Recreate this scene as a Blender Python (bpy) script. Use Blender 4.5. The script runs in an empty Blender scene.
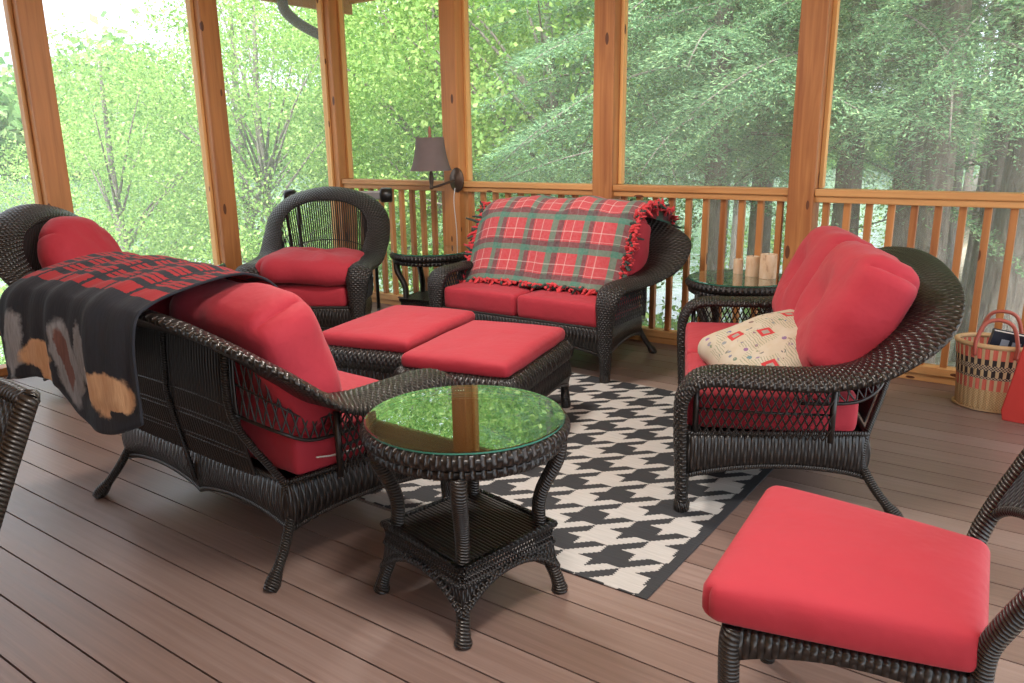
import bpy, math, random
import numpy as np
from mathutils import Vector, Matrix
PI = math.pi
S = bpy.context.scene
COL = S.collection
rng = np.random.default_rng(7)
random.seed(7)

# ------------------------------------------------------------------ materials
class NT:
    def __init__(self, name):
        self.m = bpy.data.materials.new(name)
        self.m.use_nodes = True
        self.t = self.m.node_tree
        self.n = self.t.nodes
        self.n.clear()
        self.out = self.n.new('ShaderNodeOutputMaterial')
    def node(self, typ, **kw):
        nd = self.n.new(typ)
        for k, v in kw.items():
            setattr(nd, k, v)
        return nd
    def link(self, a, b):
        self.t.links.new(a, b)
    def setin(self, sock, v):
        if isinstance(v, bpy.types.NodeSocket):
            self.link(v, sock)
        else:
            if sock.type == 'RGBA' and len(v) == 3:
                v = (*v, 1)
            sock.default_value = v
    def math(self, op, a, b=0.0, c=None):
        nd = self.node('ShaderNodeMath', operation=op)
        self.setin(nd.inputs[0], a)
        self.setin(nd.inputs[1], b)
        if c is not None:
            self.setin(nd.inputs[2], c)
        return nd.outputs[0]
    def mix(self, f, a, b):
        nd = self.node('ShaderNodeMix', data_type='RGBA')
        self.setin(nd.inputs[0], f)
        self.setin(nd.inputs[6], a)
        self.setin(nd.inputs[7], b)
        return nd.outputs[2]
    def coord(self, which='Object'):
        return self.node('ShaderNodeTexCoord').outputs[which]
    def xyz(self, v):
        nd = self.node('ShaderNodeSeparateXYZ')
        self.link(v, nd.inputs[0])
        return nd.outputs
    def comb(self, x, y, z):
        nd = self.node('ShaderNodeCombineXYZ')
        for i, v in enumerate((x, y, z)):
            self.setin(nd.inputs[i], v)
        return nd.outputs[0]
    def scale(self, v, s):
        nd = self.node('ShaderNodeMapping')
        self.link(v, nd.inputs[0])
        nd.inputs['Scale'].default_value = s
        return nd.outputs[0]
    def noise(self, v, scale=5, detail=3, rough=.5, out='Fac', dist=0):
        nd = self.node('ShaderNodeTexNoise')
        self.link(v, nd.inputs['Vector'])
        nd.inputs['Scale'].default_value = scale
        nd.inputs['Detail'].default_value = detail
        nd.inputs['Roughness'].default_value = rough
        nd.inputs['Distortion'].default_value = dist
        return nd.outputs[out]
    def ramp(self, f, stops):
        nd = self.node('ShaderNodeValToRGB')
        self.setin(nd.inputs[0], f)
        el = nd.color_ramp.elements
        while len(el) < len(stops):
            el.new(.5)
        for e, (p, c) in zip(el, stops):
            e.position = p
            e.color = (*c, 1) if len(c) == 3 else c
        return nd.outputs[0]
    def bump(self, h, strength=.5, dist=.01):
        nd = self.node('ShaderNodeBump')
        nd.inputs['Strength'].default_value = strength
        nd.inputs['Distance'].default_value = dist
        self.setin(nd.inputs['Height'], h)
        return nd.outputs[0]
    def bsdf(self, color, rough=.5, normal=None, metal=0, **kw):
        nd = self.node('ShaderNodeBsdfPrincipled')
        self.setin(nd.inputs['Base Color'], color)
        self.setin(nd.inputs['Roughness'], rough)
        nd.inputs['Metallic'].default_value = metal
        if normal is not None:
            self.link(normal, nd.inputs['Normal'])
        for k, v in kw.items():
            self.setin(nd.inputs[k.replace('_', ' ')], v)
        self.link(nd.outputs[0], self.out.inputs[0])
        return nd
M = {}

def simple(name, col, rough=.5, metal=0, **kw):
    t = NT(name)
    v = t.coord()
    f = t.noise(v, 14, 3)
    c2 = tuple(c * .75 for c in col)
    t.bsdf(t.mix(f, c2, col), rough, None, metal, **kw)
    M[name] = t.m
    return t.m

def wicker(name, p=.013, q=.046, dark=(.003, .0026, .0024), lite=(.040, .031, .026), rough=.34, strength=1.0):
    """strands wrap across the length (u, metres) and pass over and under stakes (v, metres)"""
    t = NT(name)
    u, v, _ = t.xyz(t.coord('UV'))
    up = t.math('DIVIDE', u, p)
    row = t.math('FLOOR', up)
    strand = t.math('ABSOLUTE', t.math('SINE', t.math('MULTIPLY', up, PI)))
    ph = t.math('MULTIPLY', row, PI)
    over = t.math('SINE', t.math('ADD', t.math('MULTIPLY', v, 2 * PI / q), ph))
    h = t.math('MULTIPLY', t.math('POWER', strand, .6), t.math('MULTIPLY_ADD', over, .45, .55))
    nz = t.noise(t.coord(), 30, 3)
    c = t.mix(t.math('MULTIPLY', h, t.math('MULTIPLY_ADD', nz, 1.1, .25)), dark, lite)  # shade in the gaps and glint on the strands painted by weave height
    t.bsdf(c, rough, t.bump(h, strength, .006))
    M[name] = t.m
    return t.m

def wrapm(name, p=.009, dark=(.003, .0026, .0024), lite=(.036, .029, .024), rough=.34):
    t = NT(name)
    u, v, _ = t.xyz(t.coord('UV'))
    h = t.math('ABSOLUTE', t.math('SINE', t.math('MULTIPLY', t.math('ADD', u, t.math('MULTIPLY', v, .25)), PI / p)))
    nz = t.noise(t.coord(), 40, 3)
    c = t.mix(t.math('MULTIPLY', h, t.math('MULTIPLY_ADD', nz, 1.0, .3)), dark, lite)  # groove shade and crest glint painted into the wrap colour
    t.bsdf(c, rough, t.bump(h, .8, .004))
    M[name] = t.m
    return t.m

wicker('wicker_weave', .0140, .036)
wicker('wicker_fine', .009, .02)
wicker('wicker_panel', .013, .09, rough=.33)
wicker('wicker_sky_sheen', .010, .026, dark=(.012, .013, .015), lite=(.075, .085, .095), rough=.3)  # black wicker with the bluish sky highlight put into its colour
wrapm('wicker_wrap')
simple('wicker_strand', (.020, .016, .014), .36)

def wood(name, axis, base=(.43, .18, .055), dark=(.26, .085, .024), rough=.5):
    t = NT(name)
    rnd_ = t.math('MULTIPLY', t.node('ShaderNodeObjectInfo').outputs['Random'], 37.0)
    va = t.node('ShaderNodeVectorMath', operation='ADD')
    t.link(t.coord(), va.inputs[0])
    t.link(t.comb(rnd_, rnd_, rnd_), va.inputs[1])
    v = va.outputs[0]
    sc = [22, 22, 22]
    sc[axis] = 1.2
    g = t.noise(t.scale(v, sc), 1.0, 4, .6, dist=.6)
    info = t.node('ShaderNodeObjectInfo').outputs['Random']
    f = t.math('ADD', t.math('MULTIPLY', g, 1.1), t.math('MULTIPLY_ADD', info, .35, -.25))
    c = t.ramp(f, [(.15, dark), (.5, base), (.85, tuple(min(1, b * 1.25) for b in base))])
    ks = [5, 5, 5]
    ks[axis] = 1.7
    vo = t.node('ShaderNodeTexVoronoi')
    t.link(t.scale(v, ks), vo.inputs['Vector'])
    vo.inputs['Scale'].default_value = 1.6
    k = t.math('LESS_THAN', vo.outputs['Distance'], .11)
    c = t.mix(k, c, (.11, .035, .012))
    t.bsdf(c, rough, t.bump(g, .25, .004))
    M[name] = t.m
for ax, nm in enumerate('xyz'):
    wood('cedar_' + nm, ax)
wood('cedar_x', 0, (.58, .30, .11), (.40, .17, .05))
wood('cedar_light', 2, (.62, .34, .12), (.45, .2, .06))
wood('ceiling_wood', 0, (.5, .27, .11), (.36, .17, .06))

def fabric(name, col, dark=None, sheen=.10):
    t = NT(name)
    v = t.coord()
    n1 = t.noise(v, 420, 1)
    n2 = t.noise(v, 7, 3)
    d = dark or tuple(c * .86 for c in col)
    c = t.mix(n2, d, col)
    b = t.bump(n2, .35, .03)
    nd = t.node('ShaderNodeBump')
    nd.inputs['Strength'].default_value = .12
    nd.inputs['Distance'].default_value = .002
    t.link(n1, nd.inputs['Height'])
    t.link(b, nd.inputs['Normal'])
    s = t.bsdf(c, .8, nd.outputs[0])
    s.inputs['Sheen Weight'].default_value = sheen
    s.inputs['Sheen Roughness'].default_value = .5
    s.inputs['Sheen Tint'].default_value = (1, .75, .75, 1)
    M[name] = t.m
fabric('red_fabric', (.40, .019, .036))
fabric('red_paint', (.50, .035, .025), sheen=0)

def deck():
    t = NT('deck_boards')
    v = t.coord()
    x, y, z = t.xyz(v)
    row = t.math('FLOOR', t.math('DIVIDE', t.math('ADD', y, 3.0), .1375))
    wn = t.node('ShaderNodeTexWhiteNoise', noise_dimensions='1D')
    t.link(row, wn.inputs['W'])
    st = t.noise(t.scale(v, (1.5, 60, 60)), 1.0, 4, .6)
    bl = t.noise(v, 1.6, 3)
    f = t.math('ADD', t.math('MULTIPLY', st, .55), t.math('ADD', t.math('MULTIPLY', wn.outputs[0], .28), t.math('MULTIPLY', bl, .3)))
    c = t.ramp(f, [(.25, (.13, .082, .066)), (.55, (.215, .145, .120)), (.85, (.31, .23, .20))])
    r = t.math('MULTIPLY_ADD', st, .22, .27)
    t.bsdf(c, r, t.bump(st, .25, .003))
    M['deck_boards'] = t.m
deck()
simple('dark_void', (.012, .009, .008), .9)

def rugmat():
    t = NT('houndstooth')
    v = t.coord()
    x, y, z = t.xyz(v)
    p = .213
    wob = t.math('MULTIPLY', t.math('SINE', t.math('MULTIPLY', y, 2 * PI / .012)), .003)
    xx = t.math('ADD', x, wob)
    a = t.math('LESS_THAN', t.math('FRACT', t.math('DIVIDE', xx, p)), .5)
    b = t.math('LESS_THAN', t.math('FRACT', t.math('DIVIDE', y, p)), .5)
    s = t.math('LESS_THAN', t.math('FRACT', t.math('MULTIPLY', t.math('SUBTRACT', xx, y), 2 / p)), .5)
    d = t.math('ADD', t.math('MULTIPLY', a, s), t.math('MULTIPLY', b, t.math('SUBTRACT', 1.0, s)))
    edge = t.math('GREATER_THAN', t.math('ABSOLUTE', x), 1.535 - .034)
    d = t.math('MAXIMUM', d, edge)
    ny = t.noise(t.scale(v, (8, 160, 8)), 1.0, 2)
    dk = t.mix(ny, (.012, .013, .016), (.035, .037, .042))
    lt = t.mix(ny, (.34, .33, .31), (.56, .54, .51))
    c = t.mix(d, lt, dk)
    t.bsdf(c, .75, t.bump(ny, .4, .003))
    M['houndstooth'] = t.m
rugmat()

def glass():
    t = NT('table_glass')
    g = t.node('ShaderNodeBsdfGlossy')
    g.inputs['Roughness'].default_value = .01
    g.inputs['Color'].default_value = (.95, 1, .97, 1)
    tr = t.node('ShaderNodeBsdfTransparent')
    tr.inputs['Color'].default_value = (.72, .84, .78, 1)
    fr = t.node('ShaderNodeFresnel')
    fr.inputs['IOR'].default_value = 1.55
    f = t.math('MINIMUM', t.math('MULTIPLY_ADD', fr.outputs[0], 1.7, .06), .95)
    mx = t.node('ShaderNodeMixShader')
    t.link(f, mx.inputs[0])
    t.link(tr.outputs[0], mx.inputs[1])
    t.link(g.outputs[0], mx.inputs[2])
    t.link(mx.outputs[0], t.out.inputs[0])
    M['table_glass'] = t.m
glass()
simple('glass_edge', (.05, .22, .16), .15)

def screenmat():
    t = NT('insect_screen')
    tr = t.node('ShaderNodeBsdfTransparent')
    df = t.node('ShaderNodeBsdfDiffuse')
    df.inputs['Color'].default_value = (.55, .57, .57, 1)
    tl = t.node('ShaderNodeBsdfTranslucent')
    tl.inputs['Color'].default_value = (.55, .58, .58, 1)
    m0 = t.node('ShaderNodeMixShader')
    m0.inputs[0].default_value = .5
    t.link(df.outputs[0], m0.inputs[1])
    t.link(tl.outputs[0], m0.inputs[2])
    mx = t.node('ShaderNodeMixShader')
    mx.inputs[0].default_value = SCREEN
    t.link(tr.outputs[0], mx.inputs[1])
    t.link(m0.outputs[0], mx.inputs[2])
    t.link(mx.outputs[0], t.out.inputs[0])
    M['insect_screen'] = t.m
SCREEN = .27
screenmat()

def leafmat(name, cols, trans=.45, rough=.5):
    t = NT(name)
    geo = t.node('ShaderNodeNewGeometry')
    rnd = geo.outputs['Random Per Island']
    nz = t.noise(t.coord(), .9, 2)
    f = t.math('ADD', t.math('MULTIPLY', rnd, .6), t.math('MULTIPLY', nz, .4))
    n = len(cols)
    c = t.ramp(f, [(.12 + .76 * i / (n - 1), cc) for i, cc in enumerate(cols)])
    d = t.node('ShaderNodeBsdfPrincipled')
    t.link(c, d.inputs['Base Color'])
    d.inputs['Roughness'].default_value = rough
    tl = t.node('ShaderNodeBsdfTranslucent')
    t.link(c, tl.inputs['Color'])
    mx = t.node('ShaderNodeMixShader')
    mx.inputs[0].default_value = trans
    t.link(d.outputs[0], mx.inputs[1])
    t.link(tl.outputs[0], mx.inputs[2])
    t.link(mx.outputs[0], t.out.inputs[0])
    M[name] = t.m
leafmat('maple_leaf', [(.10, .25, .06), (.23, .43, .10), (.37, .56, .15), (.52, .66, .26)])
leafmat('hemlock_needle', [(.09, .21, .12), (.17, .34, .19), (.28, .48, .26), (.46, .64, .31)], .4)
leafmat('woods_leaf', [(.12, .26, .10), (.22, .40, .14), (.34, .54, .20), (.5, .66, .3)], .4)

def bark():
    t = NT('bark')
    v = t.coord()
    n = t.noise(t.scale(v, (9, 9, 2)), 1.5, 5, .65, dist=1.0)
    c = t.ramp(n, [(.3, (.10, .085, .075)), (.55, (.24, .21, .19)), (.8, (.38, .35, .32))])
    t.bsdf(c, .9, t.bump(n, .9, .05))
    M['bark'] = t.m
bark()

def groundmat():
    t = NT('forest_ground')
    v = t.coord()
    n = t.noise(v, 1.3, 6, .7)
    n2 = t.noise(v, 9, 4, .7)
    c = t.ramp(t.math('ADD', t.math('MULTIPLY', n, .55), t.math('MULTIPLY', n2, .45)),
               [(.3, (.16, .13, .09)), (.48, (.32, .27, .21)), (.62, (.52, .48, .42)), (.75, (.75, .74, .70))])
    t.bsdf(c, .9, t.bump(n2, .6, .06))
    M['forest_ground'] = t.m
groundmat()

def lakemat():
    t = NT('lake_water')
    v = t.coord()
    n = t.noise(t.scale(v, (.5, .5, 1)), 1.0, 4, .6)
    t.bsdf((.20, .27, .25), .12, t.bump(n, .15, .3))
    M['lake_water'] = t.m
lakemat()
simple('black_plastic', (.012, .012, .012), .35)
simple('grey_metal', (.30, .28, .27), .4, .4)
simple('bronze', (.11, .075, .055), .42, .6)
simple('finial_copper', (.36, .14, .09), .5, .3)
simple('lamp_shade_cloth', (.15, .115, .11), .8)
simple('lamp_shade_lining', (.65, .60, .5), .8)
simple('white_cord', (.75, .73, .7), .5)
simple('white_paint', (.75, .75, .74), .5)
simple('candle_wax', (.8, .74, .6), .5)
simple('wick', (.03, .02, .02), .8)
simple('gutter_dark', (.06, .06, .065), .45)
simple('zip_white', (.75, .72, .68), .5)

def birch():
    t = NT('birch_bark')
    v = t.coord()
    n = t.noise(t.scale(v, (14, 14, 7)), 1.2, 4, .6)
    c = t.ramp(n, [(.27, (.20, .10, .05)), (.40, (.55, .38, .24)), (.7, (.66, .54, .40))])
    t.bsdf(c, .7, t.bump(n, .3, .004))
    M['birch_bark'] = t.m
birch()

def plaid():
    t = NT('tartan_fleece')
    u, v, _ = t.xyz(t.coord('UV'))
    def bands(x, per, lo, hi, off=0):
        f = t.math('FRACT', t.math('DIVIDE', t.math('ADD', x, off), per))
        return t.math('MULTIPLY', t.math('GREATER_THAN', f, lo), t.math('LESS_THAN', f, hi))
    P = .215
    c = (.45, .022, .032, 1)
    cc = t.mix(0.0, c, c)
    for ax in (u, v):
        g = bands(ax, P, .02, .20)
        k = bands(ax, P, .20, .36)
        w = bands(ax, P, .66, .69)
        w2 = bands(ax, P, .405, .42)
        cc = t.mix(t.math('MULTIPLY', g, .82), cc, (.0, .17, .11))
        cc = t.mix(t.math('MULTIPLY', k, .74), cc, (.018, .016, .02))
        cc = t.mix(t.math('MULTIPLY', t.math('MAXIMUM', w, w2), .32), cc, (.7, .66, .6))
    n = t.noise(t.coord(), 60, 3)
    cc = t.mix(t.math('MULTIPLY', n, .35), cc, t.mix(.5, cc, (.75, .6, .6)))
    s = t.bsdf(cc, .95, t.bump(n, .35, .006))
    s.inputs['Sheen Weight'].default_value = .08
    M['tartan_fleece'] = t.m
plaid()
fabric('fringe_red', (.60, .04, .05))
fabric('fringe_dark', (.03, .05, .04))

def bearmat():
    t = NT('bear_fleece')
    uv = t.coord('UV')
    nv = t.noise(uv, 14, 4, .65, out='Color')
    off = t.node('ShaderNodeVectorMath', operation='MULTIPLY_ADD')
    t.link(nv, off.inputs[0])
    off.inputs[1].default_value = (.07, .07, 0)
    t.link(uv, off.inputs[2])
    u, v, _ = t.xyz(off.outputs[0])
    u0, v0, _ = t.xyz(uv)
    u = t.math('SUBTRACT', u, .035)
    v = t.math('SUBTRACT', v, .035)
    fib = t.noise(t.scale(uv, (120, 18, 1)), 1.0, 3)
    c = t.mix(fib, (.008, .009, .013), (.022, .025, .035))
    def ell(c, cu, cv, ru, rv, rot, ca, cb):
        du = t.math('SUBTRACT', u, cu)
        dv = t.math('SUBTRACT', v, cv)
        co, si = math.cos(rot), math.sin(rot)
        a = t.math('DIVIDE', t.math('ADD', t.math('MULTIPLY', du, co), t.math('MULTIPLY', dv, si)), ru)
        b = t.math('DIVIDE', t.math('SUBTRACT', t.math('MULTIPLY', dv, co), t.math('MULTIPLY', du, si)), rv)
        d = t.math('ADD', t.math('MULTIPLY', a, a), t.math('MULTIPLY', b, b))
        mr = t.node('ShaderNodeMapRange', interpolation_type='SMOOTHSTEP')
        t.link(d, mr.inputs[0])
        mr.inputs[1].default_value = .7
        mr.inputs[2].default_value = 1.15
        mr.inputs[3].default_value = 1
        mr.inputs[4].default_value = 0
        return t.mix(mr.outputs[0], c, t.mix(fib, ca, cb))
    for e in BEARS:
        c = ell(c, *e)
    fz = t.xyz(t.noise(uv, 60, 3, .7, out='Color'))
    ud = t.math('MULTIPLY_ADD', fz[0], .02, u0)
    vd = t.math('MULTIPLY_ADD', fz[1], .012, v0)
    # red and black woven band on the first third
    row = t.math('FRACT', t.math('DIVIDE', vd, .085))
    colm = t.math('FRACT', t.math('DIVIDE', ud, .15))
    r1 = t.math('MULTIPLY', t.math('GREATER_THAN', row, .34), t.math('GREATER_THAN', colm, .09))
    thin = t.math('GREATER_THAN', t.math('FRACT', t.math('DIVIDE', vd, .0213)), .30)
    r2 = t.math('MULTIPLY', r1, t.math('MAXIMUM', thin, t.math('GREATER_THAN', v0, .50)))
    inb = t.math('LESS_THAN', v0, .60)
    c = t.mix(t.math('MULTIPLY', inb, t.math('MULTIPLY', r2, .92)), c, (.31, .017, .022))
    s = t.bsdf(c, .95, t.bump(fib, .4, .006))
    M['bear_fleece'] = t.m
GA, GB = (.10, .11, .125), (.36, .37, .39)
TA, TB = (.48, .25, .12), (.72, .48, .28)
BK, BK2 = (.008, .008, .01), (.02, .02, .024)
# (centre u, centre v, radius u, radius v, rotation, colour pair); u runs from the right end
BEARS = [
    (.79, 0.84, .075, .13, -.3, GA, GB),
    (.62, 0.87, .12, .05, .1, TA, TB), (.57, 0.93, .06, .045, 0, TA, TB),
    (.41, 0.87, .075, .15, .35, GA, GB), (.42, 0.86, .03, .10, .35, (.10, .04, .035), (.2, .10, .08)),
    (.32, 0.82, .028, .10, .1, GA, GB),
    (.15, 0.92, .12, .075, .1, TA, TB), (.27, 0.88, .04, .045, 0, (.6, .5, .42), (.8, .72, .64)),
    (.28, 0.94, .03, .045, 0, BK, BK2), (.10, 0.98, .045, .025, 0, BK, BK2),
]
bearmat()

def pillowmat():
    t = NT('postal_print')
    uv = t.coord('UV')
    u, v, _ = t.xyz(uv)
    base = (.70, .62, .45)
    n = t.noise(uv, 9, 3)
    c = t.mix(n, (.40, .33, .22), (.52, .48, .40))
    def rect(c, u0, u1, v0, v1, col):
        a = t.math('MULTIPLY', t.math('GREATER_THAN', u, u0), t.math('LESS_THAN', u, u1))
        b = t.math('MULTIPLY', t.math('GREATER_THAN', v, v0), t.math('LESS_THAN', v, v1))
        return t.mix(t.math('MULTIPLY', a, b), c, col)
    vo = t.node('ShaderNodeTexVoronoi')
    t.link(uv, vo.inputs['Vector'])
    vo.inputs['Scale'].default_value = 13
    sp = t.math('MULTIPLY', t.math('LESS_THAN', vo.outputs['Distance'], .30), t.math('GREATER_THAN', t.noise(uv, 16, 2), .5))
    c = t.mix(t.math('MULTIPLY', sp, .75), c, vo.outputs['Color'])
    hs = t.math('MULTIPLY', sp, .8)
    c = t.mix(hs, c, (.10, .095, .12))
    w = t.node('ShaderNodeTexWave')
    t.link(uv, w.inputs['Vector'])
    w.bands_direction = 'Y'
    w.inputs['Scale'].default_value = 14
    w.inputs['Distortion'].default_value = 6
    w.inputs['Detail'].default_value = 3
    inw = t.math('MULTIPLY', t.math('GREATER_THAN', t.noise(uv, 4, 1), .50), t.math('GREATER_THAN', w.outputs['Fac'], .8))
    c = t.mix(t.math('MULTIPLY', inw, .7), c, (.17, .22, .14))
    for (a, b) in ((.42, .42), (.70, .68), (.2, .75), (.82, .25), (.3, .2)):
        c = rect(c, a, a + .11, b, b + .12, (.45, .03, .035))
        c = rect(c, a + .03, a + .08, b + .03, b + .09, (.28, .26, .22))
    t.bsdf(c, .85, t.bump(n, .2, .01))
    M['postal_print'] = t.m
pillowmat()

def basketmat():
    t = NT('basket_weave')
    u, v, _ = t.xyz(t.coord('UV'))     # u around, v height, metres
    st = t.math('ABSOLUTE', t.math('SINE', t.math('MULTIPLY', u, PI / .030)))
    chk = t.math('SINE', t.math('ADD', t.math('MULTIPLY', u, PI / .0075), t.math('MULTIPLY', t.math('FLOOR', t.math('DIVIDE', v, .007)), PI)))
    tan = t.mix(t.math('MULTIPLY_ADD', chk, .5, .5), (.40, .25, .11), (.62, .44, .22))
    pink = t.mix(t.math('GREATER_THAN', t.math('FRACT', t.math('DIVIDE', u, .034)), .4), (.55, .40, .22), (.62, .13, .085))
    dkm = t.mix(t.math('GREATER_THAN', chk, 0.0), (.03, .022, .03), (.50, .38, .24))
    slot = t.mix(t.math('GREATER_THAN', t.math('FRACT', t.math('DIVIDE', u, .034)), .45), (.55, .40, .22), (.02, .012, .012))
    def band(c, lo, hi, col):
        return t.mix(t.math('MULTIPLY', t.math('GREATER_THAN', v, lo), t.math('LESS_THAN', v, hi)), c, col)
    c = t.mix(0.0, tan, tan)
    c = band(c, .115, .185, pink)
    c = band(c, .172, .186, dkm)
    c = band(c, .186, .225, slot)
    c = band(c, .218, .245, dkm)
    c = band(c, .245, .275, slot)
    c = band(c, .275, .345, pink)
    t.bsdf(c, .6, t.bump(t.math('ADD', st, t.math('MULTIPLY', chk, .4)), .6, .006))
    M['basket_weave'] = t.m
basketmat()
simple('basket_rim', (.58, .38, .19), .6)
simple('basket_handle', (.42, .10, .07), .5)
simple('navy_cover', (.018, .026, .045), .4)
simple('pale_print', (.32, .38, .46), .5)
simple('paper_edge', (.7, .68, .62), .7)

# ------------------------------------------------------------------ mesh builder
class MB:
    def __init__(self):
        self.v, self.f, self.uv, self.mi = [], [], [], []
    def faces(self, V, F, UV=None, mi=0):
        o = len(self.v)
        self.v.extend(map(tuple, V))
        for k, f in enumerate(F):
            self.f.append(tuple(i + o for i in f))
            self.uv.extend(UV[k] if UV is not None else [(0, 0)] * len(f))
            self.mi.append(mi)
    def grid(self, P, cu=False, cv=False, mi=0, uv=None, flip=False):
        P = np.asarray(P, float)
        n, m, _ = P.shape
        if uv is None:
            du = np.linalg.norm(np.diff(P, axis=0), axis=2).mean(1)
            if cu:
                du = np.append(du, np.linalg.norm(P[0] - P[-1], axis=1).mean())
            dv = np.linalg.norm(np.diff(P, axis=1), axis=2).mean(0)
            if cv:
                dv = np.append(dv, np.linalg.norm(P[:, 0] - P[:, -1], axis=1).mean())
            U = np.concatenate([[0], np.cumsum(du)])
            W = np.concatenate([[0], np.cumsum(dv)])
            getuv = lambda i, j: (U[i], W[j])
        else:
            getuv = lambda i, j: (uv[i % n][j % m][0], uv[i % n][j % m][1])
        F, T = [], []
        for i in range(n if cu else n - 1):
            for j in range(m if cv else m - 1):
                a, b, c, d = (i, j), (i + 1, j), (i + 1, j + 1), (i, j + 1)
                q = [a, d, c, b] if flip else [a, b, c, d]
                F.append([(x % n) * m + (y % m) for x, y in q])
                T.append([getuv(x, y) for x, y in q])
        self.faces(P.reshape(-1, 3), F, T, mi)
    def tube(self, pts, r, n=8, cap=True, mi=0, closed=False, sq=1.0):
        pts = np.asarray(pts, float)
        k = len(pts)
        r = np.broadcast_to(np.asarray(r, float), (k,))
        if closed:
            T = np.roll(pts, -1, 0) - np.roll(pts, 1, 0)
        else:
            T = np.gradient(pts, axis=0)
        T /= np.linalg.norm(T, axis=1)[:, None] + 1e-12
        ref = np.array([0, 0, 1.0]) if abs(T[0][2]) < .9 else np.array([1.0, 0, 0])
        N = np.cross(T[0], ref)
        N /= np.linalg.norm(N)
        rows = []
        a = np.arange(n) * 2 * PI / n
        for i in range(k):
            N = N - T[i] * N.dot(T[i])
            N /= np.linalg.norm(N) + 1e-12
            B = np.cross(T[i], N)
            rows.append(pts[i] + r[i] * (np.cos(a)[:, None] * N + np.sin(a)[:, None] * B * sq))
        o = len(self.v)
        self.grid(rows, cu=closed, cv=True, mi=mi)
        if cap and not closed:
            self.f.append(tuple(o + j for j in range(n)))
            self.uv.extend([(0, 0)] * n)
            self.mi.append(mi)
            self.f.append(tuple(o + (k - 1) * n + j for j in reversed(range(n))))
            self.uv.extend([(0, 0)] * n)
            self.mi.append(mi)
    def box(self, lo, hi, mi=0, R=None, c=None):
        V = [(x, y, z) for x in (lo[0], hi[0]) for y in (lo[1], hi[1]) for z in (lo[2], hi[2])]
        if R is not None:
            V = [tuple(R @ Vector(p) + Vector(c)) for p in V]
        F = [(0, 1, 3, 2), (4, 6, 7, 5), (0, 4, 5, 1), (2, 3, 7, 6), (0, 2, 6, 4), (1, 5, 7, 3)]
        self.faces(V, F, None, mi)
    def lathe(self, prof, n=24, c=(0, 0, 0), mi=0, sx=1, sy=1):
        rows = []
        for r, z in prof:
            a = np.arange(n) * 2 * PI / n
            rows.append(np.stack([c[0] + r * np.cos(a) * sx, c[1] + r * np.sin(a) * sy, np.full(n, c[2] + z)], 1))
        P = np.array(rows).transpose(1, 0, 2)
        self.grid(P, cu=True, mi=mi)
        for idx, rev in ((0, True), (len(prof) - 1, False)):
            if prof[idx][0] > 1e-4:
                ring = [tuple(P[k][idx]) for k in range(n)]
                if rev:
                    ring = ring[::-1]
                self.faces(ring, [tuple(range(n))], None, mi)
    def build(self, name, mat, parent=None, smooth=True, bevel=0, subsurf=0, solid=0, loc=None):
        me = bpy.data.meshes.new(name)
        me.from_pydata(self.v, [], self.f)
        uvl = me.uv_layers.new(name='UVMap')
        uvl.data.foreach_set('uv', np.array(self.uv, dtype=np.float32).ravel())
        me.polygons.foreach_set('use_smooth', [smooth] * len(me.polygons))
        for m_ in (mat if isinstance(mat, (list, tuple)) else [mat]):
            me.materials.append(M[m_])
        if any(self.mi):
            me.polygons.foreach_set('material_index', self.mi)
        me.update()
        o = bpy.data.objects.new(name, me)
        COL.objects.link(o)
        if parent:
            o.parent = parent
        if loc is not None:
            o.location = loc
        if bevel:
            b = o.modifiers.new('bevel', 'BEVEL')
            b.width = bevel
            b.segments = 2
            b.limit_method = 'ANGLE'
        if solid:
            s_ = o.modifiers.new('solidify', 'SOLIDIFY')
            s_.thickness = solid
            s_.offset = 0
        if subsurf:
            s_ = o.modifiers.new('subsurf', 'SUBSURF')
            s_.levels = s_.render_levels = subsurf
        return o

def tag(o, label=None, cat=None, group=None, kind=None):
    for k, v in (('label', label), ('category', cat), ('group', group), ('kind', kind)):
        if v:
            o[k] = v
    return o

def thing(name, label, cat, loc=(0, 0, 0), rz=0, group=None):
    o = bpy.data.objects.new(name, None)
    o.empty_display_size = .1
    COL.objects.link(o)
    o.location = loc
    o.rotation_euler = (0, 0, rz)
    return tag(o, label, cat, group)

def dup(root, label, loc, rz, name=None):
    def cp(o, par):
        c = o.copy()
        COL.objects.link(c)
        if par:
            c.parent = par
        for ch in kids.get(o.name, []):
            cp(ch, c)
        return c
    kids = {}
    for o in bpy.data.objects:
        if o.parent:
            kids.setdefault(o.parent.name, []).append(o)
    r = cp(root, None)
    r.location = loc
    r.rotation_euler = (0, 0, rz)
    r['label'] = label
    if name:
        r.name = name
    return r

def cat_rom(st, n):
    """Catmull-Rom through rows of st, n samples"""
    st = np.asarray(st, float)
    k = len(st)
    t = np.linspace(0, k - 1, n)
    i = np.clip(t.astype(int), 0, k - 2)
    f = (t - i)[:, None]
    p1, p2 = st[i], st[i + 1]
    p0 = np.where((i > 0)[:, None], st[np.clip(i - 1, 0, k - 1)], 2 * p1 - p2)
    p3 = np.where((i < k - 2)[:, None], st[np.clip(i + 2, 0, k - 1)], 2 * p2 - p1)
    return .5 * (2 * p1 + (p2 - p0) * f + (2 * p0 - 5 * p1 + 4 * p2 - p3) * f ** 2 + (3 * p1 - p0 - 3 * p2 + p3) * f ** 3)

def resample(P, step):
    P = np.asarray(P, float)
    d = np.concatenate([[0], np.cumsum(np.linalg.norm(np.diff(P[:, :3], axis=0), axis=1))])
    n = max(2, int(d[-1] / step) + 1)
    s = np.linspace(0, d[-1], n)
    return np.stack([np.interp(s, d, P[:, k]) for k in range(P.shape[1])], 1)

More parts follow.
